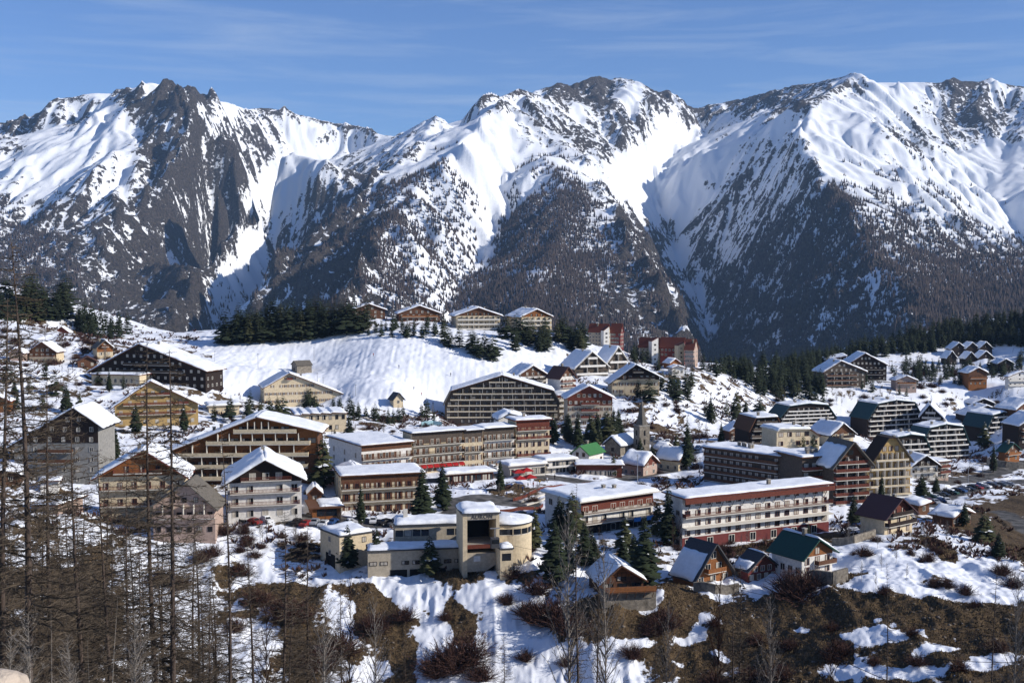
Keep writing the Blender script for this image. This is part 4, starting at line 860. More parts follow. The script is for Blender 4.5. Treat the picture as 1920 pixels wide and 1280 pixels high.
# ------------------------------------------------------------------ the cable car station
def station():
    t = house('station_wing', 'beige corner wing of the station with thick snow roof and dark garage', 'station', 637, 698, 1062, 1006, 257, 36, 10, flat(), 'cream', 'slate', sh=.8, floors=2.2, bays=2, fz=.55, wh=1.3, wst='d', backx=601, side=(2,1,'l'), chim=0, oh=.35, ohf=.4, skipf=(0,))
    g = MB(); g.box(-.08, -.01, 2.2, 6.8, -1, 2.2, 'black'); g.build('garage_opening', t)
    t2 = house('station_wing', 'low front wing of the station with long snowy terrace roof', 'station', 690, 869, 1078, 1034, 253, 1, 7, flat(), 'beige', 'slate', sh=.6, floors=2.4, bays=9, fz=.95, wh=.9, ww=1.7, wst='dc', chim=0, oh=.3, ohf=.35, skipf=(1,))
    for i in range(3):
        g = MB(); g.box(5 + i * 4.4, 8.8 + i * 4.4, -.06, -.003, -1.5, 1.0, 'black'); g.build('garage_opening', t2)
    t3 = house('station_hall', 'upper two storey hall of the station with glazed left corner', 'station', 741, 869, 1042, 986, 262, 1, 9, flat(), 'beige', 'slate', sh=.9, floors=2.0, bays=8, fz=.3, wh=1.5, ww=1.7, wst='wn', chim=0, oh=.3, ohf=.35)
    g = MB()
    g.box(2.2, 3.2, 4, 5, t3['_h'], t3['_h'] + 3.0, 'pale'); g.build('chimney', t3)
    # tower
    p = P(868, 1078, 250); th = math.radians(12); w = 8.3; h = 13.6; d = 9.0
    r = empty('cable_car_station', p, th, 'tall cream cable car tower with big dark opening and name on top', 'station')
    for q in (0, w): BASES.append(p + Vector((q, 0, -.3))); BASES.append(p + Vector((q, d, 0)))
    zo0, zo1, zm = 6.6, 12.4, 4.6
    b = MB(); b.box(0, 1.0, 0, d, -4, h, 'cream'); b.box(w - .75, w, 0, d, -4, h, 'cream'); b.build('pier', r)
    b = MB(); b.box(1.003, w - .753, .02, d, zo1, h - .002, 'beige'); b.build('sign_wall', r)
    b = MB(); b.box(1.003, w - .753, .35, d, 2.0, zm, 'beige'); b.box(1.003, w - .753, 2.0, d, -4, 1.997, 'black'); b.build('lower_wall', r)
    b = MB(); b.poly([(1.0, .33, 2.0), (1.0, .33, .6), (5.2, .33, .6), (w - .75, .33, 2.0)], 'beige'); b.build('lower_panel', r)
    b = MB(); b.box(1.003, w - .753, d - .5, d, zm, zo1 - .003, 'black'); b.box(1.003, w - .753, 1.2, d - .6, zo0 - .4, zo0, 'concrete'); b.box(1.003, w - .753, .6, 1.15, zo0 - .9, zo0 - .1, 'redwood'); b.build('landing_deck', r)
    for i in range(3):
        z = zo1 - .5 - i * .25; bb = MB(); bb.box(1.1, w - .85, 1.5 + i * 2.3, 1.9 + i * 2.3, z, z + .35, 'metal'); bb.build('roof_beam', r)
    b = MB(); b.box(2.5, 4.0, .29, .34, 2.9, 4.1, 'white'); b.build('notice_board', r)
    b = MB(); b.prism([(-.3, 0), (w + .3, 0), (w + .3, .3), (-.3, .3)], -.35, d + .3, 'slate'); ro = b.build('roof', r); ro.location = (0, 0, h + .003)
    link('snow_cover', snow_slab((-.25, .3), (w + .25, .3), -.3, d + .25, 1.0, 77), ro)
    fc = bpy.data.curves.new('lettering', 'FONT'); fc.body = 'AURON'; fc.size = 1.25; fc.extrude = .05; fc.align_x = 'CENTER'; fc.space_character = 1.15; fc.materials.append(M['slate'])
    tmp = bpy.data.objects.new('lettering_curve', fc); lm_ = bpy.data.meshes.new_from_object(tmp); bpy.data.objects.remove(tmp); lm_.materials.clear(); lm_.materials.append(M['slate']); fo = link('lettering', lm_, r); fo.location = (w * .52, -.03, zo1 + .18); fo.rotation_euler = (math.pi / 2, 0, 0)
    # a hanging cabin in the mouth of the tower
    cb = P(928, 1026, 247); k = empty('cable_car_cabin', cb, th, 'dark cable car cabin docked at the mouth of the station tower', 'cable car')
    b = MB(); b.box(-.9, .9, -.7, .7, 0, 2.2, 'slate'); b.box(-.8, .8, -.73, -.703, 1.0, 1.9, 'glass'); b.build('cabin_body', k)
    b = MB(); b.tube([(0, 0, 2.2), (0, 0, 4.2)], [.07, .07], 'metal'); b.box(-1.1, 1.1, -.08, .08, 4.2, 4.4, 'metal'); b.build('hanger', k)
    # rounded right wing
    p2 = P(938, 1060, 255); q = empty('station_restaurant', p2, 0, 'rounded cream station restaurant with a strip of windows under snow', 'station')
    BASES.append(p2); BASES.append(p2 + Vector((7, 5, 0)))
    n = 20; R = 5.2; cx, cy = 2.0, 5.4
    arc = [(cx + math.cos(a) * R, cy + math.sin(a) * R) for a in [math.radians(-95 + i * 150 / n) for i in range(n + 1)]]
    pts = [(-.5, -.2 + .05)] + arc + [(-.5, 12)]
    def drum(name, z0, z1, m, off=0, parent=q):
        b = MB(); cxm, cym = 2.0, 5.4
        pp = [((x - cxm) * (1 + off) + cxm, (y - cym) * (1 + off) + cym) for x, y in pts]
        i = len(pp)
        b.poly([(x, y, z1) for x, y in pp], m); b.poly([(x, y, z0) for x, y in pp][::-1], m)
        for k_ in range(i): a, c = pp[k_], pp[(k_ + 1) % i]; b.poly([(a[0], a[1], z0), (c[0], c[1], z0), (c[0], c[1], z1), (a[0], a[1], z1)], m)
        return b.build(name, parent)
    drum('wall', -4, 6.9, 'cream'); drum('window_strip', 7.0, 8.3, 'glass', -.02); drum('wall_band', 8.303, 9.2, 'cream'); drum('sill', 6.903, 6.997, 'pale', .01)
    for k_ in range(2, n, 3):
        x, y = arc[k_]; b = MB(); b.box(x - .12, x + .12, y - .12, y + .12, 7.0, 8.3, 'cream'); b.build('mullion', q)
    rf = drum('roof', 9.203, 9.45, 'slate', .07)
    n2 = 10; Vv = []; Ff = []
    cc = (cx, cy); rings = [1.05, 1.03, .9, .6, .3, .02]; hz = [9.45, 9.85, 10.15, 10.3, 10.4, 10.45]
    pp = pts; L = len(pp)
    for s_, z_ in zip(rings, hz):
        for (x, y) in pp:
            j = random.Random(int(x * 91 + y * 37 + z_ * 11)).uniform(-.12, .12); Vv.append((cc[0] + (x - cc[0]) * s_ + j, cc[1] + (y - cc[1]) * s_ + j, z_ + j * .6))
    for i in range(len(rings) - 1):
        for k_ in range(L): Ff.append((i * L + k_, i * L + (k_ + 1) % L, (i + 1) * L + (k_ + 1) % L, (i + 1) * L + k_))
    link('snow_cover', np_mesh('snow_cover', Vv, Ff, [M['snow']], smooth=True), rf)
    house('station_porch', 'small cream porch with domed snow at the right foot of the station tower', 'station', 938, 962, 1072, 1030, 247, 6, 4, flat(), 'cream', 'slate', sh=1.0, floors=2, bays=1, fz=1.0, wh=1.6, ww=2.0, wst='wn', chim=0, oh=.2, ohf=.2)
station()

# ------------------------------------------------------------------ the ground itself
GPV = [P(*g) for g in GP]
fit = ground_fit(GPV + BASES)
def gz(x, y):
    return float(fit([x], [y])[0])
NA, ND = 860, 640
ang = np.linspace(-0.52, 0.52, NA); dist = np.concatenate([[4, 8, 14, 20], np.geomspace(26, 1500, ND - 4)])
# finer rings where the steep near slope faces the camera
dist = np.sort(np.concatenate([dist[dist < 190], np.linspace(190, 300, 230), np.linspace(300.5, 620, 300), np.geomspace(622, 1500, 110)]))
A_, D_ = np.meshgrid(ang, dist); GX = np.tan(A_) * D_; GY = D_
ca, cd = np.meshgrid(np.linspace(-0.53, 0.53, 150), np.geomspace(3.5, 1600, 330))
CZ = fit(np.tan(ca) * cd, cd).reshape(ca.shape)
fa = (A_ + 0.53) / 1.06 * 149; fd = np.log(D_ / 3.5) / np.log(1600 / 3.5) * 329
ia = np.clip(fa.astype(int), 0, 148); idd = np.clip(fd.astype(int), 0, 328); ua = fa - ia; ud = fd - idd
GZ = (CZ[idd, ia]*(1-ua) + CZ[idd, ia+1]*ua)*(1-ud) + (CZ[idd+1, ia]*(1-ua) + CZ[idd+1, ia+1]*ua)*ud
# beyond the crest the land falls into the big valley
gw = GY * CP - GZ * SP; gpx = 960 + GX / gw * FPX; gpy = 640 - (GY * SP + GZ * CP) / gw * FPX
edge = 700 + 180 * sstep(1300, 1560, 960 + GX / GY * FPX) + 120 * sstep(1500, 1900, 960 + GX / GY * FPX) + 40 * (1 - sstep(200, 420, 960 + GX / GY * FPX))
over = np.clip(GY - edge, 0, None); GZ = GZ - 0.9 * over ** 1.0 * sstep(0, 60, over)
GZ = np.maximum(GZ, -640)
# relief
calm = np.where((gpy > 625) & (gpx > 380) & (gpx < 1080) & (gpy < 780) & (GY > 480), 0.35, 1.0)
rough = np.where(GY < 262, 1.0, 0.45) * calm
GZ0 = GZ.copy()
GZ = GZ + (fbm(GX / 26, GY / 26, 101, 4) - 0.5) * 4.2 * rough + (ridged(GX / 9, GY / 14, 111, 4) - 0.6) * 2.6 * rough + (fbm(GX / 1.8, GY / 1.8, 121, 3) - 0.5) * 0.8 * rough
slopezone = (calm < 1)
GZ = GZ + np.where(slopezone, (fbm(GX / 2.6, GY / 3.2, 151, 3) - .5) * .75 + (fbm(GX / 1.3 + GY / 60, GY / 40, 153, 3) - .5) * .5, 0)
# ---- bare ground (+) and snow (-): soft patches where they lie in the place, broken up by noise
# each: px, py, rx, ry, rot deg, strength
PAT = [
 # brown on the near slope
 (640,1110,110,22,4,1.0),(545,1135,60,45,0,.9),(600,1200,60,60,0,.8),(560,1250,80,50,0,.9),(690,1150,30,60,0,1.1),(730,1185,35,70,0,1.2),(770,1240,40,55,0,.9),(830,1080,60,14,0,.9),(880,1087,60,22,3,1.1),
 (800,1130,22,40,10,.9),(845,1135,18,30,0,.9),(865,1160,18,45,-15,.9),(880,1180,20,20,0,.8),(900,1150,20,18,0,.8),(990,1085,30,10,0,.7),(1000,1190,40,40,0,.7),(1060,1180,60,40,0,.6),
 (1200,1180,110,55,5,1.2),(1140,1150,60,25,0,.9),(1270,1140,50,45,0,1.2),(1300,1250,110,35,-5,1.2),(1420,1190,90,60,0,1.1),(1500,1250,80,60,0,1.1),(1480,1140,60,25,0,.9),(1600,1145,90,28,2,1.2),(1700,1150,90,30,4,1.2),(1800,1160,90,30,6,1.2),(1900,1170,60,32,8,1.1),
 (1640,1215,100,12,4,.9),(1780,1190,90,25,5,.9),(1560,1180,60,30,0,1.0),(1700,1245,60,10,0,.8),(1810,1240,40,25,0,.7),(1660,1290,80,15,0,.8),(1400,1290,120,20,0,1.0),
 (1665,1043,24,6,0,1.0),(1705,1035,18,10,30,.9),(1760,1030,40,14,35,1.0),(1780,1045,40,10,35,.9),(1720,1095,50,10,5,1.0),(1780,1100,50,12,10,1.0),(1830,1095,50,10,8,.9),(1620,1085,40,8,5,.9),
 (1850,985,40,40,40,1.0),(1890,1010,50,50,40,1.3),(1920,1050,30,60,0,1.2),(1880,960,40,20,-25,.7),(1820,960,40,12,-15,.7),(1790,990,30,20,0,.6),(1915,940,30,25,-30,.8),
 (1330,1040,80,12,-8,.9),(1450,1025,90,9,-8,.8),(1560,1005,50,9,-8,.9),(1140,1095,60,14,0,.5),(1580,1095,50,20,0,.5),
 (430,1160,60,60,0,.5),(100,1120,130,110,0,.55),(60,1000,110,70,0,.5),(180,1040,40,60,0,.35),(40,1240,140,80,0,.6),(190,1200,50,80,0,.5),(430,1060,40,14,-20,.9),(560,1045,40,16,-25,.9),(500,1100,50,30,0,.5),(350,1240,60,60,0,.3),
 # bare patches in the village
 (1230,800,60,7,8,.9),(1270,820,50,8,8,.6),(890,1000,60,6,0,.6),(700,800,40,8,0,.5),(740,785,50,6,0,.6),(1290,705,60,8,5,.5),(150,630,80,20,20,.4),(60,580,80,30,0,.3),(1800,700,60,14,0,.35),(1760,660,120,22,-10,.35),(1880,620,80,30,0,.35),
 (1800,890,90,12,0,.5),(1100,960,60,12,0,.4),(940,925,60,14,0,.4),
 # snow on the near slope
 (765,1105,70,28,15,-1.6),(790,1085,60,8,0,-1.0),(820,1170,26,30,20,-1.3),(800,1240,34,60,5,-1.5),(905,1110,45,14,-10,-1.4),(950,1140,50,35,0,-1.4),(980,1220,70,80,0,-1.3),(1000,1270,80,30,0,-1.3),(1100,1270,90,25,0,-1.0),(1120,1240,60,16,-20,-1.0),(1200,1215,60,14,-15,-1.3),(1290,1200,30,8,-15,-1.2),
 (1215,1150,26,14,0,-1.5),(1235,1130,14,16,0,-1.2),(1330,1160,26,10,30,-1.4),(1310,1185,14,22,0,-1.2),(1340,1110,40,8,15,-1.0),(1270,1252,26,10,0,-1.3),(1360,1235,30,10,20,-1.2),(1370,1262,28,16,10,-1.1),
 (1500,1170,25,7,5,-1.8),(1625,1200,66,13,2,-2.2),(1700,1155,24,8,0,-1.8),(1762,1222,40,10,-8,-1.9),(1720,1240,16,14,0,-1.8),(1620,1265,66,12,2,-2.0),(1720,1265,40,12,0,-1.8),(1840,1250,50,14,-10,-1.6),(1790,1195,10,7,45,-1.6),(1725,1193,14,6,20,-1.7),(1645,1168,8,6,20,-1.5),(1675,1178,6,4,0,-1.5),(1802,1160,6,4,0,-1.5),
 (1660,1060,90,30,5,-1.3),(1760,1075,80,18,10,-1.0),(1870,1070,40,34,20,-1.6),(1690,1108,90,10,2,-1.6),(1620,1105,30,9,0,-1.2),(1850,1115,60,14,10,-1.5),(1860,970,30,9,-25,-1.0),(1840,1020,40,10,25,-1.0),(1790,1015,40,6,30,-1.0),(1905,990,16,12,30,-.9),
 (490,1190,40,30,0,-.9),(500,1140,16,10,0,-1.2),(620,1130,44,30,0,-1.1),(650,1190,24,18,30,-.9),(720,1250,30,20,0,-.7),(600,1180,30,30,0,-.5),(320,1130,50,60,0,-.9),(380,1170,40,50,0,-.6),(470,1040,60,22,0,-.8),(420,1230,60,40,0,-1.2),(560,1080,60,12,0,-.9),(350,1010,60,18,0,-.6),(260,1200,30,60,0,-.5),
]
BARE = -0.62 + 0.40 * np.where((GY < 262) & (gpx < 1600), 1, 0) * sstep(1060, 1100, gpy) + 0.75 * sstep(1560, 1640, gpx) * sstep(1125, 1145, gpy)
BARE = BARE + 0.9 * np.where(GY < 200, 1, 0) * sstep(200, 175, GY) * 1.0
for (cx, cy, rx, ry, rot, s) in PAT:
    t = math.radians(rot); dx = gpx - cx; dy = gpy - cy
    u = (dx * math.cos(t) + dy * math.sin(t)) / rx; v = (-dx * math.sin(t) + dy * math.cos(t)) / ry
    w = np.exp(-(u * u + v * v) * 1.1); near = (GY > 150) & (GY < 1400)
    BARE = BARE + s * w * near
BARE = BARE + (fbm(GX / 7, GY / 7, 131, 5, .6) - 0.5) * 1.9 * np.where(GY < 470, 1, .9) + (fbm(GX / 2.0, GY / 2.0, 137, 3, .6) - 0.5) * 0.9 - 1.2 * (GZ - blur(GZ, 2)) * np.where(GY < 300, 1, 0)
BARE = BARE + 0.36 * np.where((GY > 262) & (GY < 700), 1, 0)
BARE = np.where((gpy > 618) & (gpx > 400) & (gpx < 1060) & (gpy < 770) & (GY > 478), -1, BARE)
# roads and squares: asphalt strips, (px, py, D) centre lines
def road_mask(line, w):
    pts = [P(*q) for q in line]; m = np.full(GX.shape, 1e9)
    for a, b in zip(pts, pts[1:]):
        dx, dy = b.x - a.x, b.y - a.y; L2 = dx * dx + dy * dy
        t = np.clip(((GX - a.x) * dx + (GY - a.y) * dy) / L2, 0, 1); m = np.minimum(m, np.hypot(GX - a.x - t * dx, GY - a.y - t * dy))
    return m - w
ROADS = [([(560,980,284),(650,985,288),(740,980,290),(840,972,292)],5.0),([(640,905,340),(760,905,340),(880,900,348),(960,880,358),(1060,888,352),(1120,900,345)],4.5),([(980,945,316),(900,935,318),(860,945,312),(880,975,290)],6),
         ([(1160,895,355),(1250,870,385),(1290,850,410),(1270,835,425),(1210,822,440)],4.0),([(1620,985,300),(1700,955,330),(1760,930,360),(1830,905,400),(1890,895,430),(1960,890,440)],4.2),([(1760,905,400),(1840,890,440),(1900,878,470),(1990,870,480)],4.5),
         ([(1880,960,330),(1930,1010,300),(1990,1070,280)],3.0),([(1540,722,720),(1640,722,712),(1700,730,700)],3)]
ROAD = np.full(GX.shape, 1e9)
for ln, w in ROADS: ROAD = np.minimum(ROAD, road_mask(ln, w))
ROAD = ROAD + (fbm(GX / 5, GY / 5, 141, 4) - 0.5) * 3.0
GZ = np.where(ROAD < 2, GZ0 * (1 - sstep(2, 0, ROAD)) + GZ0 * sstep(2, 0, ROAD), GZ)
def field(arr):
    def f(x, y):
        a = math.atan2(x, y); i = np.clip((a + 0.52) / 1.04 * (NA - 1), 0, NA - 1.001); j = np.clip(np.interp(y, dist, np.arange(len(dist))), 0, len(dist) - 1.001)
        i0, j0 = int(i), int(j); u, v = i - i0, j - j0
        return float((arr[j0,i0]*(1-u)+arr[j0,i0+1]*u)*(1-v)+(arr[j0+1,i0]*(1-u)+arr[j0+1,i0+1]*u)*v)
    return f
GZf = field(GZ); BAREf = field(BARE); ROADf = field(ROAD)
def asphalt(t, b, mx, g):
    at = t.nodes.new("ShaderNodeAttribute"); at.attribute_name = 'road'
    mr = t.nodes.new("ShaderNodeMapRange"); mr.inputs['From Min'].default_value = 0.6; mr.inputs['From Max'].default_value = -0.6
    t.links.new(at.outputs['Fac'], mr.inputs['Value'])
    n = t.nodes.new("ShaderNodeTexNoise"); n.inputs['Scale'].default_value = 0.35; n.inputs['Detail'].default_value = 6; t.links.new(g.outputs['Position'], n.inputs['Vector'])
    r = t.nodes.new("ShaderNodeValToRGB"); r.color_ramp.elements[0].color = (0.05, 0.048, 0.045, 1); r.color_ramp.elements[1].color = (0.17, 0.16, 0.15, 1)
    r.color_ramp.elements[0].position = .4; r.color_ramp.elements[1].position = .7
    t.links.new(n.outputs['Fac'], r.inputs['Fac'])
    m2 = t.nodes.new("ShaderNodeMixRGB"); t.links.new(mx.outputs['Color'], m2.inputs['Color1']); t.links.new(r.outputs['Color'], m2.inputs['Color2']); t.links.new(mr.outputs['Result'], m2.inputs['Fac'])
    t.links.new(m2.outputs['Color'], b.inputs['Base Color'])
MG = ground_mat('snow and winter grass', (0.79, 0.81, 0.85), (0.150, 0.102, 0.052), (0.038, 0.024, 0.015), 'bare', 0.9, 1.3, 0.5, extra=asphalt)
ny2, nx2 = GX.shape; I2 = np.arange(ny2 * nx2).reshape(ny2, nx2)
Q2 = np.stack([I2[:-1, :-1], I2[:-1, 1:], I2[1:, 1:], I2[1:, :-1]], -1).reshape(-1, 4)
link('ground', np_mesh('ground', np.stack([GX.ravel(), GY.ravel(), GZ.ravel()], -1), Q2, [MG], smooth=True, attrs={'bare': BARE.ravel(), 'road': ROAD.ravel()}), kind='structure', label='snowy ground of the village and the near grassy slope')
# valley floor sheet reaching past the mountains
vf = MB(); vf.poly([(-9000, -500, -700), (9000, -500, -700), (9000, 9100, -700), (-9000, 9100, -700)], 'snow'); vf.build('terrain', kind='structure', label='hidden snowy valley floor below the mountains')
# the slope the camera stands on
vb = MB(); vb.poly([(-60, -60, -3), (60, -60, -3), (60, 4, -4.5), (-60, 4, -4.5)], MG); vb.build('hillside', kind='structure', label='snowy hillside behind the viewpoint')
print('ground', ny2 * nx2)

# ------------------------------------------------------------------ trees
def hit(px, py, d0=150.0, d1=1400.0):
    """where the view ray through a photo pixel meets the ground"""
    d = d0; last = None
    while d < d1:
        v = P(px, py, d); g = GZf(v.x, v.y)
        if v.z <= g: break
        last = d; d *= 1.012
    else: return None
    if last:
        a, b = last, d
        for _ in range(8):
            m = (a + b) / 2; v = P(px, py, m)
            if v.z <= GZf(v.x, v.y): b = m
            else: a = m
        d = b
    v = P(px, py, d); return Vector((v.x, v.y, GZf(v.x, v.y)))
def conifer_mesh(seed, levels, per, spread=.2, dens=1.0, snowy=0.0, m='needle'):
    """unit height crown of drooping needle sprays; radius about `spread`"""
    r = random.Random(seed); V = []; F = []; Mi = []
    for L in range(levels):
        t = L / (levels - 1); z = 0.10 + 0.90 * t ** 0.92; rad = spread * (1 - t) ** 0.8 * r.uniform(.72, 1.1) + .008
        if t < .1: rad *= .75
        n = max(3, int(per * (1 - t * .6)))
        for k in range(n):
            if r.random() > dens: continue
            a = 6.283 * (k + r.random()) / n; R = rad * r.uniform(.6, 1.18); dr = r.uniform(.15, .55) * R
            ca_, sa_ = math.cos(a), math.sin(a); wd = R * r.uniform(.26, .50)
            s0 = r.uniform(.02, .25)
            base = Vector((ca_ * R * s0, sa_ * R * s0, z)); mid = Vector((ca_ * R * .62, sa_ * R * .62, z - dr * .45 + r.uniform(-.008, .008))); tip = Vector((ca_ * R, sa_ * R, z - dr + r.uniform(0, .35) * dr))
            sv = Vector((-sa_, ca_, 0)) * wd; lift = Vector((0, 0, -.35 * wd))
            i = len(V); V += [base, mid + sv * .8 + lift, mid - sv * .8 + lift, mid + Vector((0, 0, .1 * wd)), tip, mid + sv * .5 + (tip - mid) * .5 + lift, mid - sv * .5 + (tip - mid) * .5 + lift]
            mi = 1 if r.random() < snowy else 0
            for f in ((0, 1, 3), (0, 3, 2), (3, 1, 5), (3, 5, 4), (3, 4, 6), (3, 6, 2)): F.append([i + q for q in f]); Mi.append(mi)
    V = [tuple(v) for v in V]
    me = np_mesh('crown', V, F, [M[m], M['snow']], fm=Mi); return me
def trunk_mesh(r0=.018, h=.93, m='bark'):
    b = MB(); b.tube([(0, 0, -.12), (0, 0, .15), (0.003, 0, .6), (0, 0, h)], [r0 * 1.2, r0, r0 * .6, r0 * .12], m, 6); return b.mesh('trunk')
NEAR = [conifer_mesh(11, 48, 17, .19, .9, .02), conifer_mesh(12, 42, 16, .235, .85, .04), conifer_mesh(13, 48, 16, .165, .85, .02), conifer_mesh(14, 34, 14, .25, .78, .07, 'needle2')]
FAR = [conifer_mesh(21, 18, 11, .23, .97), conifer_mesh(22, 16, 11, .27, .97), conifer_mesh(23, 18, 10, .2, .97, 0, 'needle2'), conifer_mesh(24, 14, 11, .32, .95)]
TR_ = trunk_mesh()
def join_far():
    out = []
    for k, cr in enumerate(FAR):
        V = [tuple(v.co) for v in cr.vertices]; F = [list(p.vertices) for p in cr.polygons]; mi = [p.material_index for p in cr.polygons]
        i = len(V); V += [(0.02, 0, -.15), (-.01, .017, -.15), (-.01, -.017, -.15), (0, 0, .7)]; F += [[i, i + 1, i + 3], [i + 1, i + 2, i + 3], [i + 2, i, i + 3]]; mi += [2] * 3
        out.append(np_mesh('conifer', V, F, [M['needle2' if k == 2 else 'needle'], M['snow'], M['bark']], fm=mi))
    return out
FARJ = join_far()
NT = [0]
def conifer(px, py, hpx, label, group=None, near=None, pos=None, wide=1.0, v=None):
    p = pos if pos is not None else hit(px, py)
    if p is None: return None
    D = p.y * CP - p.z * SP; h = hpx * D / FPX; NT[0] += 1
    near = (hpx >= 38) if near is None else near
    rz = RNG.uniform(0, 6.28); k = NT[0] if v is None else v
    if near:
        t = empty('conifer', p, rz, label, 'conifer', group); t.scale = (h * wide, h * wide, h)
        link('trunk', TR_, t); link('crown', NEAR[k % 4], t)
    else:
        t = link('conifer', FARJ[k % 4], loc=p, label=label, cat='conifer', group=group); t.rotation_euler = (0, 0, rz); t.scale = (h * wide, h * wide, h)
    return t
SINGLE = [
 (1040,1092,122,'tall dark conifer left of the paired pale birch trunks below the flat roofed hotel',1.25),(1066,1080,95,'dark conifer just right of the tallest one below the flat roofed hotel',1.2),(1003,1030,85,'slim conifer between the round station restaurant and the flat roofed hotel',.9),
 (1208,1098,135,'biggest dark conifer standing behind the sun deck cabin',1.5),(1168,1070,70,'smaller dark conifer left of the biggest one behind the cabin',1.2),(1252,1022,118,'tall dark conifer between the two white hotels',1.15),(1232,1005,75,'slim conifer at the corner of the flat roofed hotel',1.0),
 (792,982,112,'broad black conifer at the right end of the cream guest house',1.35),(830,955,92,'open dark conifer above the station hall roof',1.0),(677,982,80,'narrow conifer in front of the cream guest house',.95),(606,915,108,'dark column conifer right of the wide gabled apartment house',1.1),(590,905,60,'short conifer at the foot of the dark column conifer',1.2),
 (652,1066,86,'conifer with pale tips in front of the beige corner wing',1.3),(706,1066,84,'conifer before the joint of station wing and long terrace roof',1.35),(806,1078,80,'conifer before the long low station wing',1.35),
 (938,920,62,'conifer in front of the red parasols on the square',1.0),(1037,832,58,'conifer right of the tallest street row block',1.2),(1083,842,74,'tallest of the dark conifers behind the green roofed house',1.2),(1108,840,66,'dark conifer above the bright green roof',1.2),(1068,830,52,'left conifer of the clump behind the green roofed house',1.2),(1150,822,60,'slim conifer between red gable chalet and church',1.0),
 (1288,880,100,'tall dark conifer beside the road right of the church',1.0),(1268,868,60,'shorter conifer left of the tall one by the church road',1.1),(1200,868,50,'dark conifer in front of the church tower foot',1.5),(1222,872,40,'low conifer right of the church tower foot',1.5),(1352,838,50,'conifer at the far corner of the dark timber block',1.1),
 (1150,893,45,'reddish dark conifer beside the timber cafe',1.1),(655,862,92,'feathery conifer in front of the cream hall',1.1),(628,852,50,'low conifer left of the feathery one by the cream hall',1.2),
 (1332,792,52,'stout conifer on the snowfield right of the black gabled hotel',1.3),(1380,785,55,'left conifer of the group on the middle snowfield',1.2),(1398,795,48,'right conifer of the group on the middle snowfield',1.3),(1424,790,42,'small conifer nearest the teal roofed blocks on the snowfield',1.1),(1362,778,36,'rear conifer of the group on the middle snowfield',1.2),
 (1845,1018,62,'round dark conifer on the bank below the car park',1.8),(1872,1045,50,'lower dark conifer on the bank near the right edge',1.8),(1808,985,48,'snow dusted small conifer beside the ribbed roof lodge',1.0),(1600,985,60,'dark conifer at the foot of the striped tower',1.6),(1640,980,48,'dark conifer behind the purple brown roof',1.5),(1652,955,70,'dark conifer between striped and golden towers',.9),
 (1728,935,50,'dark conifer in front of the white walled chalet by the car park',1.5),(1755,928,40,'shrubby conifer at the pink house corner',1.6),(1845,840,52,'dark conifer before the lower right teal roof block',1.4),(1862,885,55,'thin dark conifer beside the little green roofed chalet',.9),
 (1515,1010,34,'small conifer in front of the long hotel ground floor',1.0),(205,735,42,'small conifer before the cream wing of the timber hotel',1.2),(186,722,36,'smaller conifer left of the cream wing of the timber hotel',1.0),(232,730,34,'small conifer right of centre before the cream wing',1.0),
 (125,775,60,'snow dusted conifer on the left snowfield',1.0),(28,760,60,'conifer at the left edge on the snowfield',1.0),(150,775,44,'brownish conifer right of the snow dusted one on the left snowfield',1.0),(218,860,60,'dark conifer at the corner of the shaded grey chalet',1.0),(255,812,58,'dark conifer leaning on the ochre chalet left side',1.1),(345,810,60,'dark conifer at the right corner of the ochre chalet',1.2),
]
for px, py, h, lb, wd in SINGLE: conifer(px, py, h, lb, wide=wd)
def inside(poly, x, y):
    c = False; j = len(poly) - 1
    for i in range(len(poly)):
        xi, yi = poly[i]; xj, yj = poly[j]
        if (yi > y) != (yj > y) and x < (xj - xi) * (y - yi) / (yj - yi) + xi: c = not c
        j = i
    return c
def scatter(poly, n, d0=150, seed=1, rmin=4):
    r = random.Random(seed); xs_ = [p[0] for p in poly]; ys_ = [p[1] for p in poly]; out = []; t = 0; used_ = []
    while len(out) < n and t < n * 60:
        t += 1; x = r.uniform(min(xs_), max(xs_)); y = r.uniform(min(ys_), max(ys_))
        if not inside(poly, x, y) or any((x - a) ** 2 + ((y - b) * 2.2) ** 2 < rmin * rmin for a, b in used_): continue
        p = hit(x, y, d0)
        if p is None: continue
        used_.append((x, y)); out.append((p, x, y))
    return out
WOODPTS = []
def clump(poly, n, h0, h1, label, group, seed, wide=1.0, near=False, d0=150, rmin=4, mass=False):
    r = random.Random(seed)
    for p, x, y in scatter(poly, n, d0, seed, rmin):
        if mass: WOODPTS.append((p, r.uniform(h0, h1) * p.y / FPX)); continue
        conifer(x, y, r.uniform(h0, h1), label, group, near=near, pos=p, wide=wide * r.uniform(.85, 1.25))
clump([(415,640),(480,626),(560,618),(640,612),(690,608),(690,622),(640,630),(560,640),(480,645),(420,648)], 92, 46, 76, 'dark conifer packed in the wood on the crest left of the crest chalets', 'conifers of the crest wood', 31, 1.25, d0=520, rmin=3.5)
clump([(690,618),(760,612),(838,616),(838,632),(760,634),(690,628)], 24, 22, 36, 'low dark pine on the crest in front of the two left crest chalets', 'low pines before the crest chalets', 32, 1.5, d0=500, mass=True)
clump([(830,640),(870,652),(930,664),(935,676),(890,674),(845,658)], 9, 34, 52, 'stout dark pine on the steep snow slope below the wide crest chalet', 'stout pines below the crest chalets', 33, 1.5, d0=480, rmin=14)
clump([(940,632),(1035,632),(1035,660),(945,660)], 17, 36, 56, 'dark pine in the clump below the right crest chalet', 'pines below the right crest chalet', 34, 1.4, d0=500, rmin=8)
clump([(1040,628),(1100,640),(1100,664),(1050,660)], 14, 36, 54, 'dark pine in the clump left of the lone red roofed block', 'pines left of the lone red block', 35, 1.4, d0=500, rmin=8)
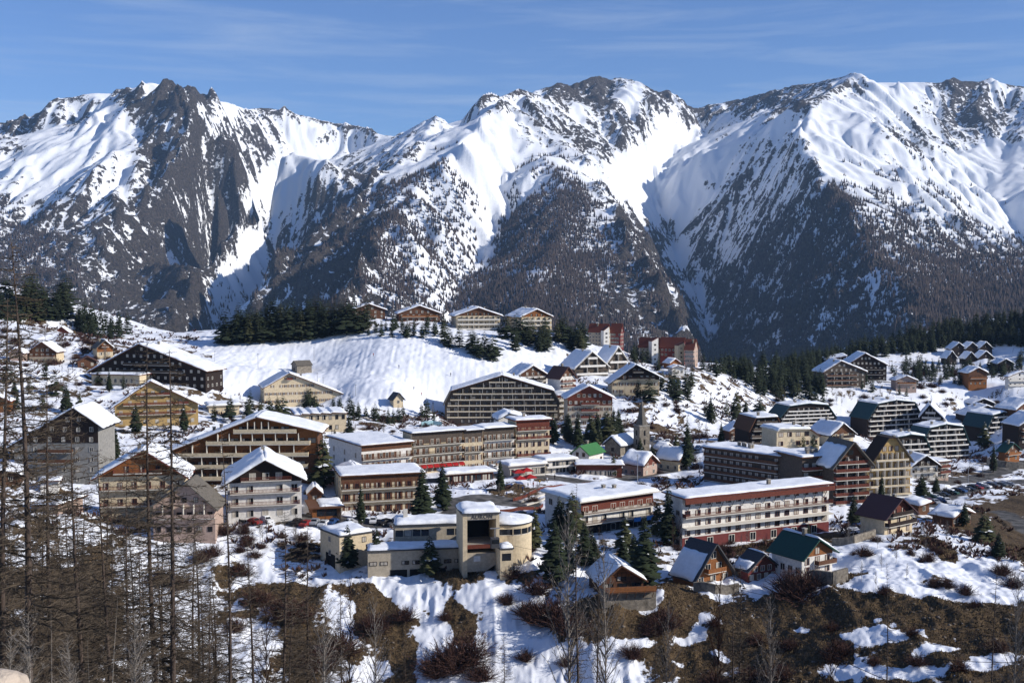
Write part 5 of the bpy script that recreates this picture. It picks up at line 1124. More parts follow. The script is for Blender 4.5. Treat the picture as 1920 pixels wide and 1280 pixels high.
clump([(1170,655),(1230,690),(1250,700),(1190,690)], 8, 24, 36, 'pine beside the foot of the red roofed blocks', 'pines at the red roofed blocks', 36, 1.3, d0=500, mass=True)
clump([(1240,725),(1310,722),(1310,750),(1165,760),(1180,745)], 15, 30, 48, 'dark conifer in the strip right of the black gabled hotel', 'conifers beside the black gabled hotel', 37, 1.3, d0=460, rmin=9)
clump([(1310,690),(1420,690),(1540,700),(1545,740),(1430,745),(1380,712),(1312,702)], 130, 30, 48, 'dark conifer in the wood between snowfield and far gorge', 'conifers of the middle wood', 38, 1.3, d0=560, rmin=4, mass=True)
clump([(1440,738),(1540,728),(1550,765),(1500,770),(1450,760)], 12, 26, 40, 'conifer above the leftmost teal roofed block', 'conifers above the leftmost teal roof', 39, 1.3, d0=500, rmin=9)
clump([(650,768),(730,778),(800,772),(820,790),(740,798),(655,785)], 14, 24, 44, 'small dark pine along the foot of the ski slope', 'small pines along the ski slope foot', 40, 1.2, d0=420, rmin=9, mass=True)
clump([(455,770),(540,775),(545,800),(470,798)], 9, 34, 52, 'dark conifer in the clump before the cream gabled hotel', 'conifers before the cream gabled hotel', 41, 1.4, d0=380, rmin=12)
clump([(555,755),(650,765),(650,778),(560,776)], 6, 30, 46, 'dark conifer right of the cream gabled hotel front', 'conifers right of the cream gabled hotel', 42, 1.2, d0=400, rmin=12)
clump([(0,560),(60,560),(130,572),(140,602),(60,604),(0,600)], 30, 40, 72, 'olive green pine on the upper left hillside', 'pines of the upper left hillside', 43, 1.6, d0=400, rmin=9)
clump([(140,595),(200,608),(240,625),(236,640),(180,636),(142,622)], 26, 30, 52, 'olive green pine along the lower edge of the left hillside wood', 'pines at the left hillside edge', 44, 1.6, d0=400, rmin=8, mass=True)
clump([(1560,700),(1580,730),(1700,745),(1740,700),(1690,680),(1660,690)], 18, 20, 34, 'dark conifer around the far right balconied chalets', 'conifers around the far right chalets', 45, 1.3, d0=560, rmin=8, mass=True)
# a denser wood on the right hillside: too many to count
def right_wood():
    r = random.Random(77); pts = []; poly = [(1460,690),(1560,668),(1700,635),(1800,610),(1925,592),(1990,590),(1990,640),(1925,650),(1870,650),(1790,646),(1740,664),(1690,668),(1600,670),(1560,690),(1480,705)]
    for p, x, y in scatter(poly, 560, 640, 5, 3): pts.append((p, r.uniform(7, 15)))
    for p, x, y in scatter([(1690,680),(1780,690),(1880,690),(1925,660),(1990,660),(1990,720),(1900,705),(1790,725),(1700,712)], 170, 560, 6, 4): pts.append((p, r.uniform(6, 12)))
    pts += WOODPTS
    V = []; F = []; o = 0; b = FARJ[1]
    bv = np.array([v.co for v in b.vertices]); bf = np.array([list(p.vertices) for p in b.polygons])
    for p, h in pts:
        a = r.uniform(0, 6.28); c, s = math.cos(a), math.sin(a); w = h * r.uniform(.8, 1.3)
        V.append(np.stack([(bv[:,0]*c - bv[:,1]*s) * w + p.x, (bv[:,0]*s + bv[:,1]*c) * w + p.y, bv[:,2] * h + p.z], -1)); F.append(bf + o); o += len(bv)
    link('hillside_wood', np_mesh('hillside_wood', np.concatenate(V), np.concatenate(F), [M['needle']]), kind='stuff', label='dense dark pine wood on the right hillside')
right_wood()

# ------------------------------------------------------------------ bare larches, birches and bushes
def bare_tree(seed, H, nb, spread, twn=7, droop=.25, m='bark', mt='twig', r0=.16, lean=.0, start=.12, up=0.0):
    r = random.Random(seed); tr = MB(); pts = []
    for i in range(9):
        t = i / 8; pts.append((math.sin(t * 3 + seed) * .020 * H * t + lean * t * t * H, math.cos(t * 2.3 + seed) * .008 * H, t * H - .6 * (i == 0)))
    tr.tube(pts, [r0 * (1 - .93 * i / 8) * (1.25 if i == 0 else 1) for i in range(9)], m, 8)
    V = []; F = []
    def ax(t):
        k = min(7, int(t * 8)); f = t * 8 - k; a, b = Vector(pts[k]), Vector(pts[k + 1]); return a.lerp(b, f)
    def ribbon(p0, p1, w0, w1):
        d = (p1 - p0); 
        if d.length < 1e-4: return
        d.normalize(); a = d.cross(Vector((r.uniform(-1,1), r.uniform(-1,1), r.uniform(-1,1))))
        if a.length < 1e-3: return
        a.normalize(); i = len(V); V.extend([tuple(p0 + a * w0), tuple(p0 - a * w0), tuple(p1 - a * w1), tuple(p1 + a * w1)]); F.append((i, i + 1, i + 2, i + 3))
        b = d.cross(a); i = len(V); V.extend([tuple(p0 + b * w0), tuple(p0 - b * w0), tuple(p1 - b * w1), tuple(p1 + b * w1)]); F.append((i, i + 1, i + 2, i + 3))
    for k in range(nb):
        t = start + (1 - start) * (k + r.random()) / nb; t = min(t, .995); p = ax(t); a = r.uniform(0, 6.283)
        L = spread * (1 - t) ** .6 * r.uniform(.45, 1.1) * (0.55 + .45 * min(1, (t - start + .12) / .3)) + .25
        d = Vector((math.cos(a), math.sin(a), .12 + up - droop * r.random())); q = p.copy(); n = 6; w = .036 * (L / spread) ** .7 + .008
        for j in range(n):
            d2 = Vector((d.x, d.y, d.z + (-droop * .9 + .085 * j * 1.6) * .5)); d2 += Vector((r.uniform(-.38, .38), r.uniform(-.38, .38), r.uniform(-.28, .28)))
            q2 = q + d2.normalized() * L / n; ribbon(q, q2, w * (1 - j / n) + .004, w * (1 - (j + 1) / n) + .003)
            for _ in range(max(1, int(twn * L / spread / n * 2.0 + r.random()))):
                e = (d2.normalized() + Vector((r.uniform(-1, 1), r.uniform(-1, 1), r.uniform(-.55, .6)))).normalized(); s = r.uniform(.15, .5) * min(1.4, L * .5)
                st = q.lerp(q2, r.random()); en = st + e * s; ribbon(st, en, .011, .006)
                if r.random() < .6: ribbon(st.lerp(en, .5), st.lerp(en, .5) + (e + Vector((r.uniform(-.9,.9), r.uniform(-.9,.9), r.uniform(-.5,.5)))).normalized() * s * .6, .009, .005)
            q = q2
    return tr.mesh('trunk', smooth=True), np_mesh('branches', V, F, [M[mt]])
LARCH = [bare_tree(51, 26, 210, 4.2, 26, r0=.21), bare_tree(52, 24, 190, 3.8, 25, .35, r0=.2), bare_tree(53, 21, 170, 3.4, 22, .15, r0=.17), bare_tree(54, 25, 90, 2.4, 14, .3, start=.3, r0=.17)]
LEAFT = [bare_tree(61, 10, 60, 3.4, 12, -.5, 'palebark', 'palebark', .09, start=.25, up=.5), bare_tree(62, 9, 50, 2.6, 10, -.6, 'bark', 'shrub', .08, start=.2, up=.6)]
THIN = [bare_tree(71, 17, 60, 1.7, 5, .2, 'palebark', 'twig', .075, lean=-.03), bare_tree(72, 15, 55, 1.5, 5, .2, 'bark', 'twig', .07, lean=.02)]
HTS = {0: 26, 1: 24, 2: 21, 3: 25}
def plant(meshes, name, cat, p, h, h0, label, group=None, rz=None, wide=1.0, tilt=0):
    t = empty(name, p, RNG.uniform(0, 6.28) if rz is None else rz, label, cat, group); k = h / h0; t.scale = (k * wide, k * wide, k); t.rotation_euler[0] = tilt + (RNG.uniform(-.035, .035) if name == 'larch' else 0)
    link('trunk', meshes[0], t); link('branches', meshes[1], t); return t
def larch_at(px, top, D, v, label, group=None, base=None, wide=1.0):
    """px, pixel of the tree top, distance; the foot stands on the ground"""
    a = P(px, 1200, D); g = GZf(a.x, a.y) if D > 26 else -12
    tz = P(px, top, D).z; h = tz - g
    return plant(LARCH[v], 'larch', 'larch', Vector((a.x, a.y, g)), h, HTS[v], label, group, wide=wide)
L1 = [(47,455,52,0,'tallest bare larch with thick trunk near the left edge',1.1),(291,640,66,0,'left of two close dark larch trunks left of centre',1.0),(317,655,62,1,'right of two close dark larch trunks left of centre',1.0),(427,800,72,3,'lone straight larch trunk before the white chalet with red balconies',.9),
      (152,760,78,2,'thin bare larch left of the red timber chalet',1.1),(204,840,74,2,'bare larch whose trunk crosses the left side of the red timber chalet',1.0),(100,700,95,1,'second bare larch right of the tallest left larch',1.1),
      (8,560,80,1,'bare larch cut by the left edge of the view',1.1),(245,880,90,2,'short bare larch between the near trunks and the red chalet',1.0),(258,960,58,2,'thin larch stem in front of the snow patch at lower left',.7),(268,1010,64,3,'lower thin larch stem beside the snow patch at lower left',.7)]
for px, top, D, v, lb, wd in L1: larch_at(px, top, D, v, lb, wide=wd)
rr_ = random.Random(99)
for i in range(28):
    px = rr_.uniform(-30, 250) if i < 19 else rr_.uniform(260, 420); D = rr_.uniform(95, 175); larch_at(px, rr_.uniform(870, 1010) + max(0, px - 200) * .5, D, rr_.randrange(3), 'bare larch in the thicket at the lower left', 'bare larches of the lower left thicket', wide=1.1)
for px, top, D, v, lb, wd in [(524,960,110,2,'bare larch before the parking row left of the station',1.0),(577,985,120,1,'bare larch standing left of the beige corner wing',1.1),(1856,1040,72,3,'right one of two bare trunks at the lower right corner',.8),(1664,1055,76,3,'left one of two bare trunks at the lower right corner',.8),
      (1090,905,96,3,'tall pale dead larch left of the sun deck cabin',.8),(1118,985,92,3,'shorter leaning pale larch beside the tall dead one',.7),(1372,1050,95,2,'left of two thin larches below the steep slate roof',.8),(1392,1060,99,2,'right of two thin larches below the steep slate roof',.8),
      (640,1080,88,2,'thin bare tree at the centre left below the corner wing',.8),(760,1160,95,2,'thin bare tree in the gully below the station',.7),(943,1185,92,2,'small bare tree on the snow below the station tower',.8),(1230,1165,92,2,'leaning bare sapling on the brown slope right of centre',.7),(475,1000,118,1,'bare larch right of the lone straight trunk',1.0),(540,1120,90,1,'shaggy bare larch at the bottom left of centre',1.2),(590,1180,85,2,'bare birch like tree at the bottom left of centre',1.0),(430,1100,120,1,'bare larch low behind the lone straight trunk',1.1)]:
    larch_at(px, top, D, v, lb, wide=wd)
for p, x, y in scatter([(560,618),(700,606),(700,612),(560,628)], 14, 520, 91, 6): plant(LARCH[int(x) % 3], 'larch', 'larch', p, RNG.uniform(52, 78) * p.y / FPX, HTS[int(x) % 3], 'brown bare larch standing above the dark crest wood', 'brown larches above the crest wood', wide=1.2)
for px, top, D, v, lb in [(1068,960,100,0,'tall pale leafless tree left of the dead larches before the sun deck cabin'),(1135,1010,104,0,'pale leafless tree right of the dead larches before the sun deck cabin'),(655,1090,96,1,'reddish leafless tree at the centre left below the station wing'),(705,1120,100,0,'pale leafless tree below the long terrace roof of the station'),(500,1110,98,1,'reddish leafless tree at the lower left beside the snow hollow'),(1250,1130,100,0,'pale leafless tree on the brown slope below the cabin'),(1345,1075,104,1,'reddish leafless tree below the steep slate roofed chalet'),(1445,1110,100,0,'pale leafless tree below the small dark red chalet'),(1560,1160,92,1,'reddish leafless tree on the brown slope below the stone terrace'),(1905,1075,88,0,'pale leafless tree at the right edge of the lower slope')]:
    a = P(px, 1200, D); g = GZf(a.x, a.y); plant(LEAFT[v], 'leafless_tree', 'leafless tree', Vector((a.x, a.y, g)), P(px, top, D).z - g, 10 if v == 0 else 9, lb, wide=.6)
# leafless broad trees in and around the village
BT = [(1275,1030,70,1),(1262,1032,60,1),(1590,1020,45,0),(1620,1010,40,0),(1652,1070,36,0),(1680,1055,30,0),(1615,1090,40,0),(1642,1105,36,0),(1700,1088,34,0),(1755,1010,50,1),(1775,1020,46,0),(1745,1040,40,1),(640,1000,55,0),(660,990,48,1),(610,985,40,1),(555,1010,50,1),(500,1010,46,1),
      (720,822,36,0),(760,818,30,0),(700,815,26,1),(1310,830,55,1),(1325,850,50,1),(1450,830,40,1),(1340,1020,40,0),(1400,1025,36,0),(1470,1020,34,0),(1120,960,30,1),(870,985,26,0),(1320,770,30,1),(1470,760,32,1),(1560,740,34,1),(1700,730,36,1),(1760,735,30,1),(600,870,40,1),(390,1000,60,1),(1060,1040,60,0),(1100,1050,70,0)]
for px, py, h, v in BT:
    p = hit(px, py)
    if p is None: continue
    D = p.y; m_ = h * D / FPX
    area = 'below the long white hotel' if py > 1000 and px > 1230 else 'beside the station car row' if py > 960 and px < 700 else 'in the middle of the village' if py < 960 and px < 1300 else 'on the right side of the village' if px >= 1300 else 'near the cabin with the sun deck'
    plant(LEAFT[v], 'leafless_tree', 'leafless tree', p, m_, 10 if v == 0 else 9, ('pale' if v == 0 else 'reddish') + ' leafless garden tree ' + area, 'leafless garden trees ' + area)
# bushes
def bush_mesh(seed, n=260):
    r = random.Random(seed); V = []; F = []
    for k in range(n):
        a = r.uniform(0, 6.283); e = r.uniform(.15, 1.5); L = r.uniform(.5, 1.0); st = Vector((r.uniform(-.25, .25), r.uniform(-.25, .25), -.1)); d = Vector((math.cos(a) * math.cos(e), math.sin(a) * math.cos(e), math.sin(e) * .8)); q = st
        for j in range(4):
            d2 = (d + Vector((r.uniform(-.4, .4), r.uniform(-.4, .4), r.uniform(-.1, .3)))).normalized(); q2 = q + d2 * L / 4; w = .016 * (1 - j / 4) + .005
            s = d2.cross(Vector((r.random(), r.random(), r.random()))).normalized(); i = len(V); V.extend([tuple(q + s * w), tuple(q - s * w), tuple(q2 - s * w * .7), tuple(q2 + s * w * .7)]); F.append((i, i+1, i+2, i+3))
            for _ in range(2):
                e2 = (d2 + Vector((r.uniform(-1, 1), r.uniform(-1, 1), r.uniform(-.6, .8)))).normalized() * L * .22; i = len(V); s2 = e2.cross(s).normalized() * .008; V.extend([tuple(q2 + s2), tuple(q2 - s2), tuple(q2 + e2)]); V.append(tuple(q2 + e2 * .99)); F.append((i, i+1, i+2, i+3))
            q = q2
    return np_mesh('bush', V, F, [M['shrub']])
BUSH = [bush_mesh(1), bush_mesh(2), bush_mesh(3, 340)]
BB = [(1245,1172,44),(1225,1185,36),(1040,1165,60),(1000,1160,46),(1075,1185,50),(990,1150,30),(985,1235,26),(1060,1245,24),(1185,1230,30),(850,1250,66),(880,1235,60),(820,1262,50),(900,1270,40),(1495,1120,60),(1515,1105,50),(1480,1100,40),(1660,1112,20),(1752,1100,22),(1740,1050,20),(1812,1112,24),(1575,1225,34),(1560,1235,26),(1830,1140,20),(700,1180,40),(760,1160,30),(640,1220,50),(560,1160,44),(520,1150,40),(600,1250,50),(380,1050,30),(400,1040,26),(455,1075,30),(340,1100,30),(480,1130,36),
      (440,1180,30),(1170,1110,26),(1340,1170,20),(1420,1205,26),(1480,1215,24),(1560,1180,20),(1710,1190,20),(1720,1245,26),(1640,1245,20),(1800,1255,26),(1870,1220,28),(960,1080,30),(1005,1110,34),(950,1130,24),(835,1160,20),(1340,1285,36),(1400,1280,40),(1460,1270,36),(1310,1040,24),(1360,1035,22),(1620,1040,22),(1775,1100,22),(1880,1075,26),(1900,1100,30),(300,1090,34),(420,1000,26)]
for i, (px, py, h) in enumerate(BB):
    p = hit(px, py)
    if p is None: continue
    s = h * p.y / FPX * 1.1
    area = 'at the lower centre of the slope' if 800 < px < 1300 and py > 1100 else 'at the lower left of the slope' if px <= 800 else 'on the brown slope at the lower right' if py > 1120 else 'around the chalets below the long hotel'
    o = link('bush', BUSH[i % 3], loc=p, label='tangled red brown bush ' + area, cat='bush', group='leafless bushes ' + area); o.scale = (s, s, s * .9); o.rotation_euler = (0, 0, RNG.uniform(0, 6))

# more planting between the buildings
clump([(1380,760),(1440,770),(1440,800),(1300,800),(1290,770)], 5, 26, 44, 'small conifer on the upper middle snowfield', 'small conifers of the middle snowfield', 46, 1.2, d0=440, rmin=14)
clump([(1060,815),(1160,812),(1190,830),(1120,850),(1060,845)], 9, 44, 70, 'dark conifer in the clump between street row and church', 'conifers between street row and church', 47, 1.35, near=True, d0=330, rmin=12)
clump([(985,1000),(1080,1010),(1100,1070),(1010,1070)], 4, 60, 100, 'dark conifer in the clump left of the flat roofed white hotel', 'conifers left of the flat roofed hotel', 48, 1.4, near=True, rmin=16)
clump([(1100,1030),(1240,1030),(1240,1070),(1110,1060)], 4, 50, 90, 'dark conifer in the clump behind the sun deck cabin', 'conifers behind the sun deck cabin', 49, 1.5, near=True, rmin=18)
clump([(0,690),(150,720),(170,770),(20,770)], 7, 34, 56, 'conifer on the left snowfield above the shaded grey chalet', 'conifers of the left snowfield', 50, 1.1, d0=350, rmin=14)
clump([(380,770),(470,775),(470,800),(400,800)], 5, 30, 46, 'conifer near the low cream annex', 'conifers near the low cream annex', 51, 1.3, d0=380, rmin=10)
clump([(1440,840),(1560,830),(1760,860),(1800,880),(1700,870)], 6, 26, 44, 'conifer between the striped blocks and the towers', 'conifers between striped blocks and towers', 52, 1.3, d0=330, rmin=14)
AREAS = [([(0,610),(170,640),(250,700),(0,700)],44,'on the left hillside among small chalets',18,34,430),([(0,700),(190,720),(210,800),(0,820)],14,'on the left snowfield',20,36,380),([(380,740),(480,760),(650,800),(640,830),(420,800)],10,'around the cream annex and hall',16,30,380),
 ([(650,775),(830,775),(830,810),(650,815)],12,'along the foot of the ski slope',14,26,400),([(900,700),(1060,730),(1060,745),(900,710)],5,'above the broad brown apartments',12,20,460),([(1060,780),(1180,790),(1330,820),(1280,860),(1160,830)],18,'around the church',18,34,350),
 ([(1150,745),(1310,750),(1330,770),(1180,780)],12,'below the black gabled hotel',14,26,450),([(1180,900),(1310,860),(1320,900),(1240,935)],8,'between the church and the long hotel',16,30,300),([(1440,740),(1600,735),(1740,745),(1900,745),(1900,765),(1450,765)],16,'along the right snowfield',14,26,560),
 ([(1660,690),(1800,690),(1900,720),(1800,740),(1680,735)],16,'among the chalets of the right hillside',16,30,600),([(1700,900),(1790,880),(1900,850),(1920,880),(1780,930),(1720,940)],12,'around the car park',18,32,330),([(1560,1000),(1700,1010),(1800,990),(1870,1040),(1700,1060),(1590,1060)],16,'on the bank below the car park',16,34,240),
 ([(930,930),(1010,925),(1040,1000),(990,1040)],8,'between the station and the rink',20,34,260),([(600,1000),(420,990),(440,1040),(620,1060)],12,'below the station car row',26,44,240),([(1250,1020),(1500,1010),(1520,1040),(1260,1050)],12,'below the long white hotel',16,28,240)]
for k, (poly, n, where, h0, h1, d0) in enumerate(AREAS):
    for j, (p, x, y) in enumerate(scatter(poly, int(n * (1.7 if k else 1.2)), d0, 200 + k, 5)):
        h = RNG.uniform(h0, h1)
        if j % 5 < 2: plant(LEAFT[j % 2], 'leafless_tree', 'leafless tree', p, h * p.y / FPX, 10 if j % 2 == 0 else 9, ('slim pale' if j % 2 == 0 else 'slim reddish') + ' leafless tree ' + where, 'leafless trees ' + where)
        else:
            s = h * .42 * p.y / FPX; o = link('bush', BUSH[j % 3], loc=p, label='low leafless bush ' + where, cat='bush', group='bushes ' + where); o.scale = (s * 1.3, s * 1.3, s); o.rotation_euler = (0, 0, RNG.uniform(0, 6))
# thicket and undergrowth of the lower left
def thicket():
    r = random.Random(8); V = []; F = []
    for k in range(1200):
        px = r.uniform(-60, 330) if k < 800 else r.uniform(330, 620); py = r.uniform(960 + max(0, px - 180) * .9, 1400) if px < 330 else r.uniform(1130, 1330)
        D = r.uniform(70, 165); a = P(px, py, D); g = GZf(a.x, a.y); h = r.uniform(1.5, 5.5); q = Vector((a.x, a.y, g - .2)); d = Vector((r.uniform(-.3, .3), r.uniform(-.3, .3), 1))
        for j in range(5):
            d2 = (d + Vector((r.uniform(-.22, .22), r.uniform(-.22, .22), 0))).normalized(); q2 = q + d2 * h / 5; w = .035 * (1 - j / 5) + .012; s = Vector((1, 0, 0)).cross(d2).cross(d2).normalized()
            i = len(V); V.extend([tuple(q + s * w), tuple(q - s * w), tuple(q2 - s * w * .8), tuple(q2 + s * w * .8)]); F.append((i, i+1, i+2, i+3))
            for _ in range(5):
                e = (d2 + Vector((r.uniform(-1.2, 1.2), r.uniform(-1.2, 1.2), r.uniform(-.2, .8)))).normalized() * r.uniform(.3, 1.1); st = q.lerp(q2, r.random()); i = len(V); V.extend([tuple(st + s * .013), tuple(st - s * .013), tuple(st + e), tuple(st + e * .98)]); F.append((i, i+1, i+2, i+3))
            q = q2
    link('undergrowth', np_mesh('undergrowth', V, F, [M['twig']]), kind='stuff', label='brown leafless undergrowth on the near slope')
thicket()
# pale saplings close to the camera at the bottom left
for i, (px, top, D) in enumerate([(55,1150,24),(95,1140,26),(130,1190,23),(210,1120,28),(255,1150,27),(170,1200,25),(20,1180,22),(300,1210,29),(610,1120,42)]):
    a = P(px, 1290, D); z0 = P(px, 1340, D).z - .6
    plant(THIN[0] if i % 2 else LEAFT[0], 'sapling', 'sapling', Vector((a.x, a.y, z0)), P(px, top, D).z - z0, 17 if i % 2 else 10, 'pale leafless sapling rising from the bottom left corner' if px < 400 else 'pale leafless sapling at the bottom left of centre', 'pale saplings of the bottom left corner' if px < 400 else None)
# dry grass tussocks on the near slope
def grass():
    r = np.random.RandomState(3); m = (GY > 150) & (GY < 285) & (BARE > 0.05) & (gpx > -40) & (gpx < 1960) & (gpy < 1300)
    jj, ii = np.nonzero(m); k = r.randint(0, len(jj), 60000); j = jj[k]; i = ii[k]
    x = GX[j, i] + r.normal(0, .25, len(k)); y = GY[j, i] + r.normal(0, .25, len(k)); z = GZ[j, i]; h = r.uniform(.12, .5, len(k)); a = r.uniform(0, 3.14, len(k)); w = r.uniform(.05, .16, len(k))
    V = np.zeros((len(k), 3, 3)); V[:, 0] = np.stack([x - np.cos(a) * w, y - np.sin(a) * w, z - .05], -1); V[:, 1] = np.stack([x + np.cos(a) * w, y + np.sin(a) * w, z - .05], -1); V[:, 2] = np.stack([x + r.normal(0, .12, len(k)), y + r.normal(0, .12, len(k)), z + h], -1)
    link('grass', np_mesh('grass', V.reshape(-1, 3), np.arange(len(k) * 3).reshape(-1, 3), [mat('dry grass', (0.115, 0.080, 0.040), .95, .4, .35)]), kind='stuff', label='dry brown grass on the snow free slope')
grass()
# low scrub poking through the snow all over the village, and rubble on the near slope
def scrub():
    r = np.random.RandomState(12); cl = fbm(GX / 16, GY / 16, 171, 4) - 0.5
    m = (GY > 255) & (GY < 900) & (ROAD > 1.5) & (gpx > -40) & (gpx < 1960) & ~((gpy > 612) & (gpx > 370) & (gpx < 1060) & (gpy < 775) & (GY > 478)) & (cl > 0.03)
    jj, ii = np.nonzero(m); wgt = (GY[jj, ii] ** 1.0); wgt = wgt / wgt.sum(); k = r.choice(len(jj), 5200, p=wgt); j = jj[k]; i = ii[k]; V = []; F = []
    for a, b in zip(j, i):
        x, y, z = GX[a, b], GY[a, b], GZ[a, b]; h = r.uniform(.4, 1.7) * (1 + GY[a, b] / 1500); q = len(V)
        for t in range(11):
            an = r.uniform(0, 6.28); e = r.uniform(.15, .8); w = .018 + .02 * h * r.rand(); tx, ty = x + math.cos(an) * h * e, y + math.sin(an) * h * e
            V.extend([(x - w, y, z - .1), (x + w, y, z - .1), (tx, ty, z + h * r.uniform(.5, 1)), (tx + .1, ty, z + h * .4)]); F.append((q, q + 1, q + 3, q + 2)); q += 4
    link('scrub', np_mesh('scrub', V, F, [M['shrub']]), kind='stuff', label='low leafless scrub poking through the village snow')
    m = (GY > 195) & (GY < 290) & (gpy > 1060) & (gpx > -40) & (gpx < 1960) & (BARE > -.1); jj, ii = np.nonzero(m); k = r.randint(0, len(jj), 900); V = []; F = []
    ico = [(0,0,1),(.9,0,.4),(.3,.85,.4),(-.7,.5,.45),(-.7,-.5,.4),(.3,-.85,.45),(.6,.5,-.4),(-.3,.8,-.4),(-.9,0,-.4),(-.3,-.8,-.4),(.7,-.5,-.4),(0,0,-1)]
    fc_ = [(0,1,2),(0,2,3),(0,3,4),(0,4,5),(0,5,1),(1,6,2),(2,7,3),(3,8,4),(4,9,5),(5,10,1),(6,7,2),(7,8,3),(8,9,4),(9,10,5),(10,6,1),(11,7,6),(11,8,7),(11,9,8),(11,10,9),(11,6,10)]
    for a, b in zip(jj[k], ii[k]):
        s = r.uniform(.12, .6) ** 1.3; q = len(V)
        for v in ico: V.append((GX[a, b] + v[0] * s * r.uniform(.7, 1.3), GY[a, b] + v[1] * s * r.uniform(.7, 1.3), GZ[a, b] + v[2] * s * .6 * r.uniform(.7, 1.3)))
        F += [tuple(q + t for t in f) for f in fc_]
    link('rubble', np_mesh('rubble', V, F, [mat('grey brown rubble', (.17,.14,.11), .95, .35, .8)]), kind='stuff', label='grey brown stones scattered over the near slope')
scrub()
print('conifers', NT[0])

# ------------------------------------------------------------------ cars
CARCOL = {'white': (.62,.62,.62), 'silver': (.28,.29,.31), 'grey': (.09,.095,.10), 'black': (.012,.012,.014), 'blue': (.025,.06,.16), 'red': (.20,.018,.018), 'dark green': (.02,.06,.04)}
def car_parts(col, cap):
    m = mat('car paint ' + col, CARCOL[col], .35, .04)
    body = MB()
    prof = [(-2.1,.35),(-2.12,.75),(-1.95,.92),(-1.0,1.0),(-.45,1.42),(1.0,1.46),(1.75,1.02),(2.05,.95),(2.1,.4),(1.8,.28),(-1.8,.28)]
    n = len(prof); i = 0
    for s, y in ((1, -.84), (-1, .84)):
        body.v += [(x, y * (0.86 if z > 1.1 else 1), z) for x, z in prof]
    k = body.slot(m); body.f.append(list(range(n))[::-1]); body.m.append(k); body.f.append([n + q for q in range(n)]); body.m.append(k)
    for q in range(n): body.f.append([q, (q + 1) % n, n + (q + 1) % n, n + q]); body.m.append(k)
    gl = MB()
    for s in (-1, 1): gl.poly([(-.78, s*.80, 1.06), (-.38, s*.745, 1.37), (.95, s*.745, 1.40), (1.45, s*.80, 1.08)], 'glass')
    gl.poly([(-.98,-.72,1.02),(-.98,.72,1.02),(-.48,.64,1.41),(-.48,-.64,1.41)], 'glass'); gl.poly([(1.72,-.72,1.06),(1.06,-.64,1.45),(1.06,.64,1.45),(1.72,.72,1.06)], 'glass')
    wh = MB(); pts = [(math.cos(a) * .32, math.sin(a) * .32) for a in [i * math.pi / 6 for i in range(12)]]
    wh.prism([(x, z) for x, z in pts], -.1, .1, 'tyre'); wh.prism([(x * .55, z * .55) for x, z in pts], -.115, -.101, 'metal')
    sn = MB(); sn.prism([(-.45,1.44),(-.3,1.62),(.9,1.64),(1.0,1.48)], -.62, .62, 'snow')
    return body.mesh('body'), gl.mesh('windows'), wh.mesh('wheel'), sn.mesh('snow_cover') if cap else None
CC = {}
def car(px, py, rz, col, label, group=None, cap=False, D=None):
    p = hit(px, py) if D is None else None
    if p is None: return
    if (col, cap) not in CC: CC[(col, cap)] = car_parts(col, cap)
    b, g, w, s = CC[(col, cap)]; t = empty('parked_car', p + Vector((0, 0, .05)), rz, label, 'car', group)
    link('body', b, t); link('window_glass', g, t)
    for x in (-1.3, 1.35):
        for y in (-.8, .8): o = link('wheel', w, t, (x, y, .32)); o.rotation_euler = (0, 0, 0 if y < 0 else math.pi)
    if s: link('snow_cover', s, t)
cols = list(CARCOL)
rc = random.Random(4)
for i, x in enumerate(range(556, 650, 17)):
    c = ['black','red','silver','white','blue','black'][i % 6]; car(x, 983 + (i % 2) * 3, rc.uniform(1.2, 1.9), c, c + ' car number ' + str(i) if False else f'{c} parked car in the row left of the orange garage, {["first","second","third","fourth","fifth","sixth"][i]} from the left')
for (x, y, c, lb) in [(448,980,'black','black car under the white chalet with red balconies'),(478,982,'red','red car under the white chalet with red balconies'),(500,979,'white','white car right of the red one below the white chalet'),(655,984,'silver','silver car right of the orange timber garage'),(700,980,'white','white car in front of the cream guest house'),(722,983,'black','black car near the right end of the cream guest house'),(742,986,'grey','grey car before the station hall chimney'),
                      (975,968,'black','black car left on the square above the round restaurant'),(992,972,'grey','grey car right on the square above the round restaurant'),(905,883,'silver','silver car in front of the street row block'),(925,880,'white','white car parked before the bright white row block'),(1242,856,'grey','grey car on the road by the church'),(1614,955,'white','white van like car at the foot of the striped tower'),(1612,985,'blue','blue car on the road below the striped tower'),(1835,912,'blue','blue car driving alone on the car park road'),(402,790,'black','black car near the low cream annex'),(425,792,'silver','silver car right of the black one near the annex')]:
    car(x, y, rc.uniform(0, 3), c, lb, cap=c in ('white', 'silver'))
for i in range(24):
    t = i / 23; x = 1716 + t * 178; y = 944 - 36 * math.sin(t * 1.5) + (i % 2) * 2.5
    c = rc.choice(cols); car(x, y, 2.2 + rc.uniform(-.1, .1), c, f'{c} car parked in the long outer row of the car park', 'cars in the long outer row of the car park', cap=rc.random() < .2)
for i in range(12):
    x = 1655 + i * 11; c = rc.choice(cols); car(x, 958 - i * 1.6 + rc.uniform(-2, 2), rc.uniform(1.4, 2), c, f'{c} car parked in the short inner row of the car park', 'cars in the short inner row of the car park')
for i in range(9):
    x = 1210 + i * 14; c = rc.choice(['silver', 'white', 'grey']); car(x, 822 + i * 3.0, 1.2, c, f'{c} snowy car in the line behind the church', 'cars in the line behind the church', cap=True)

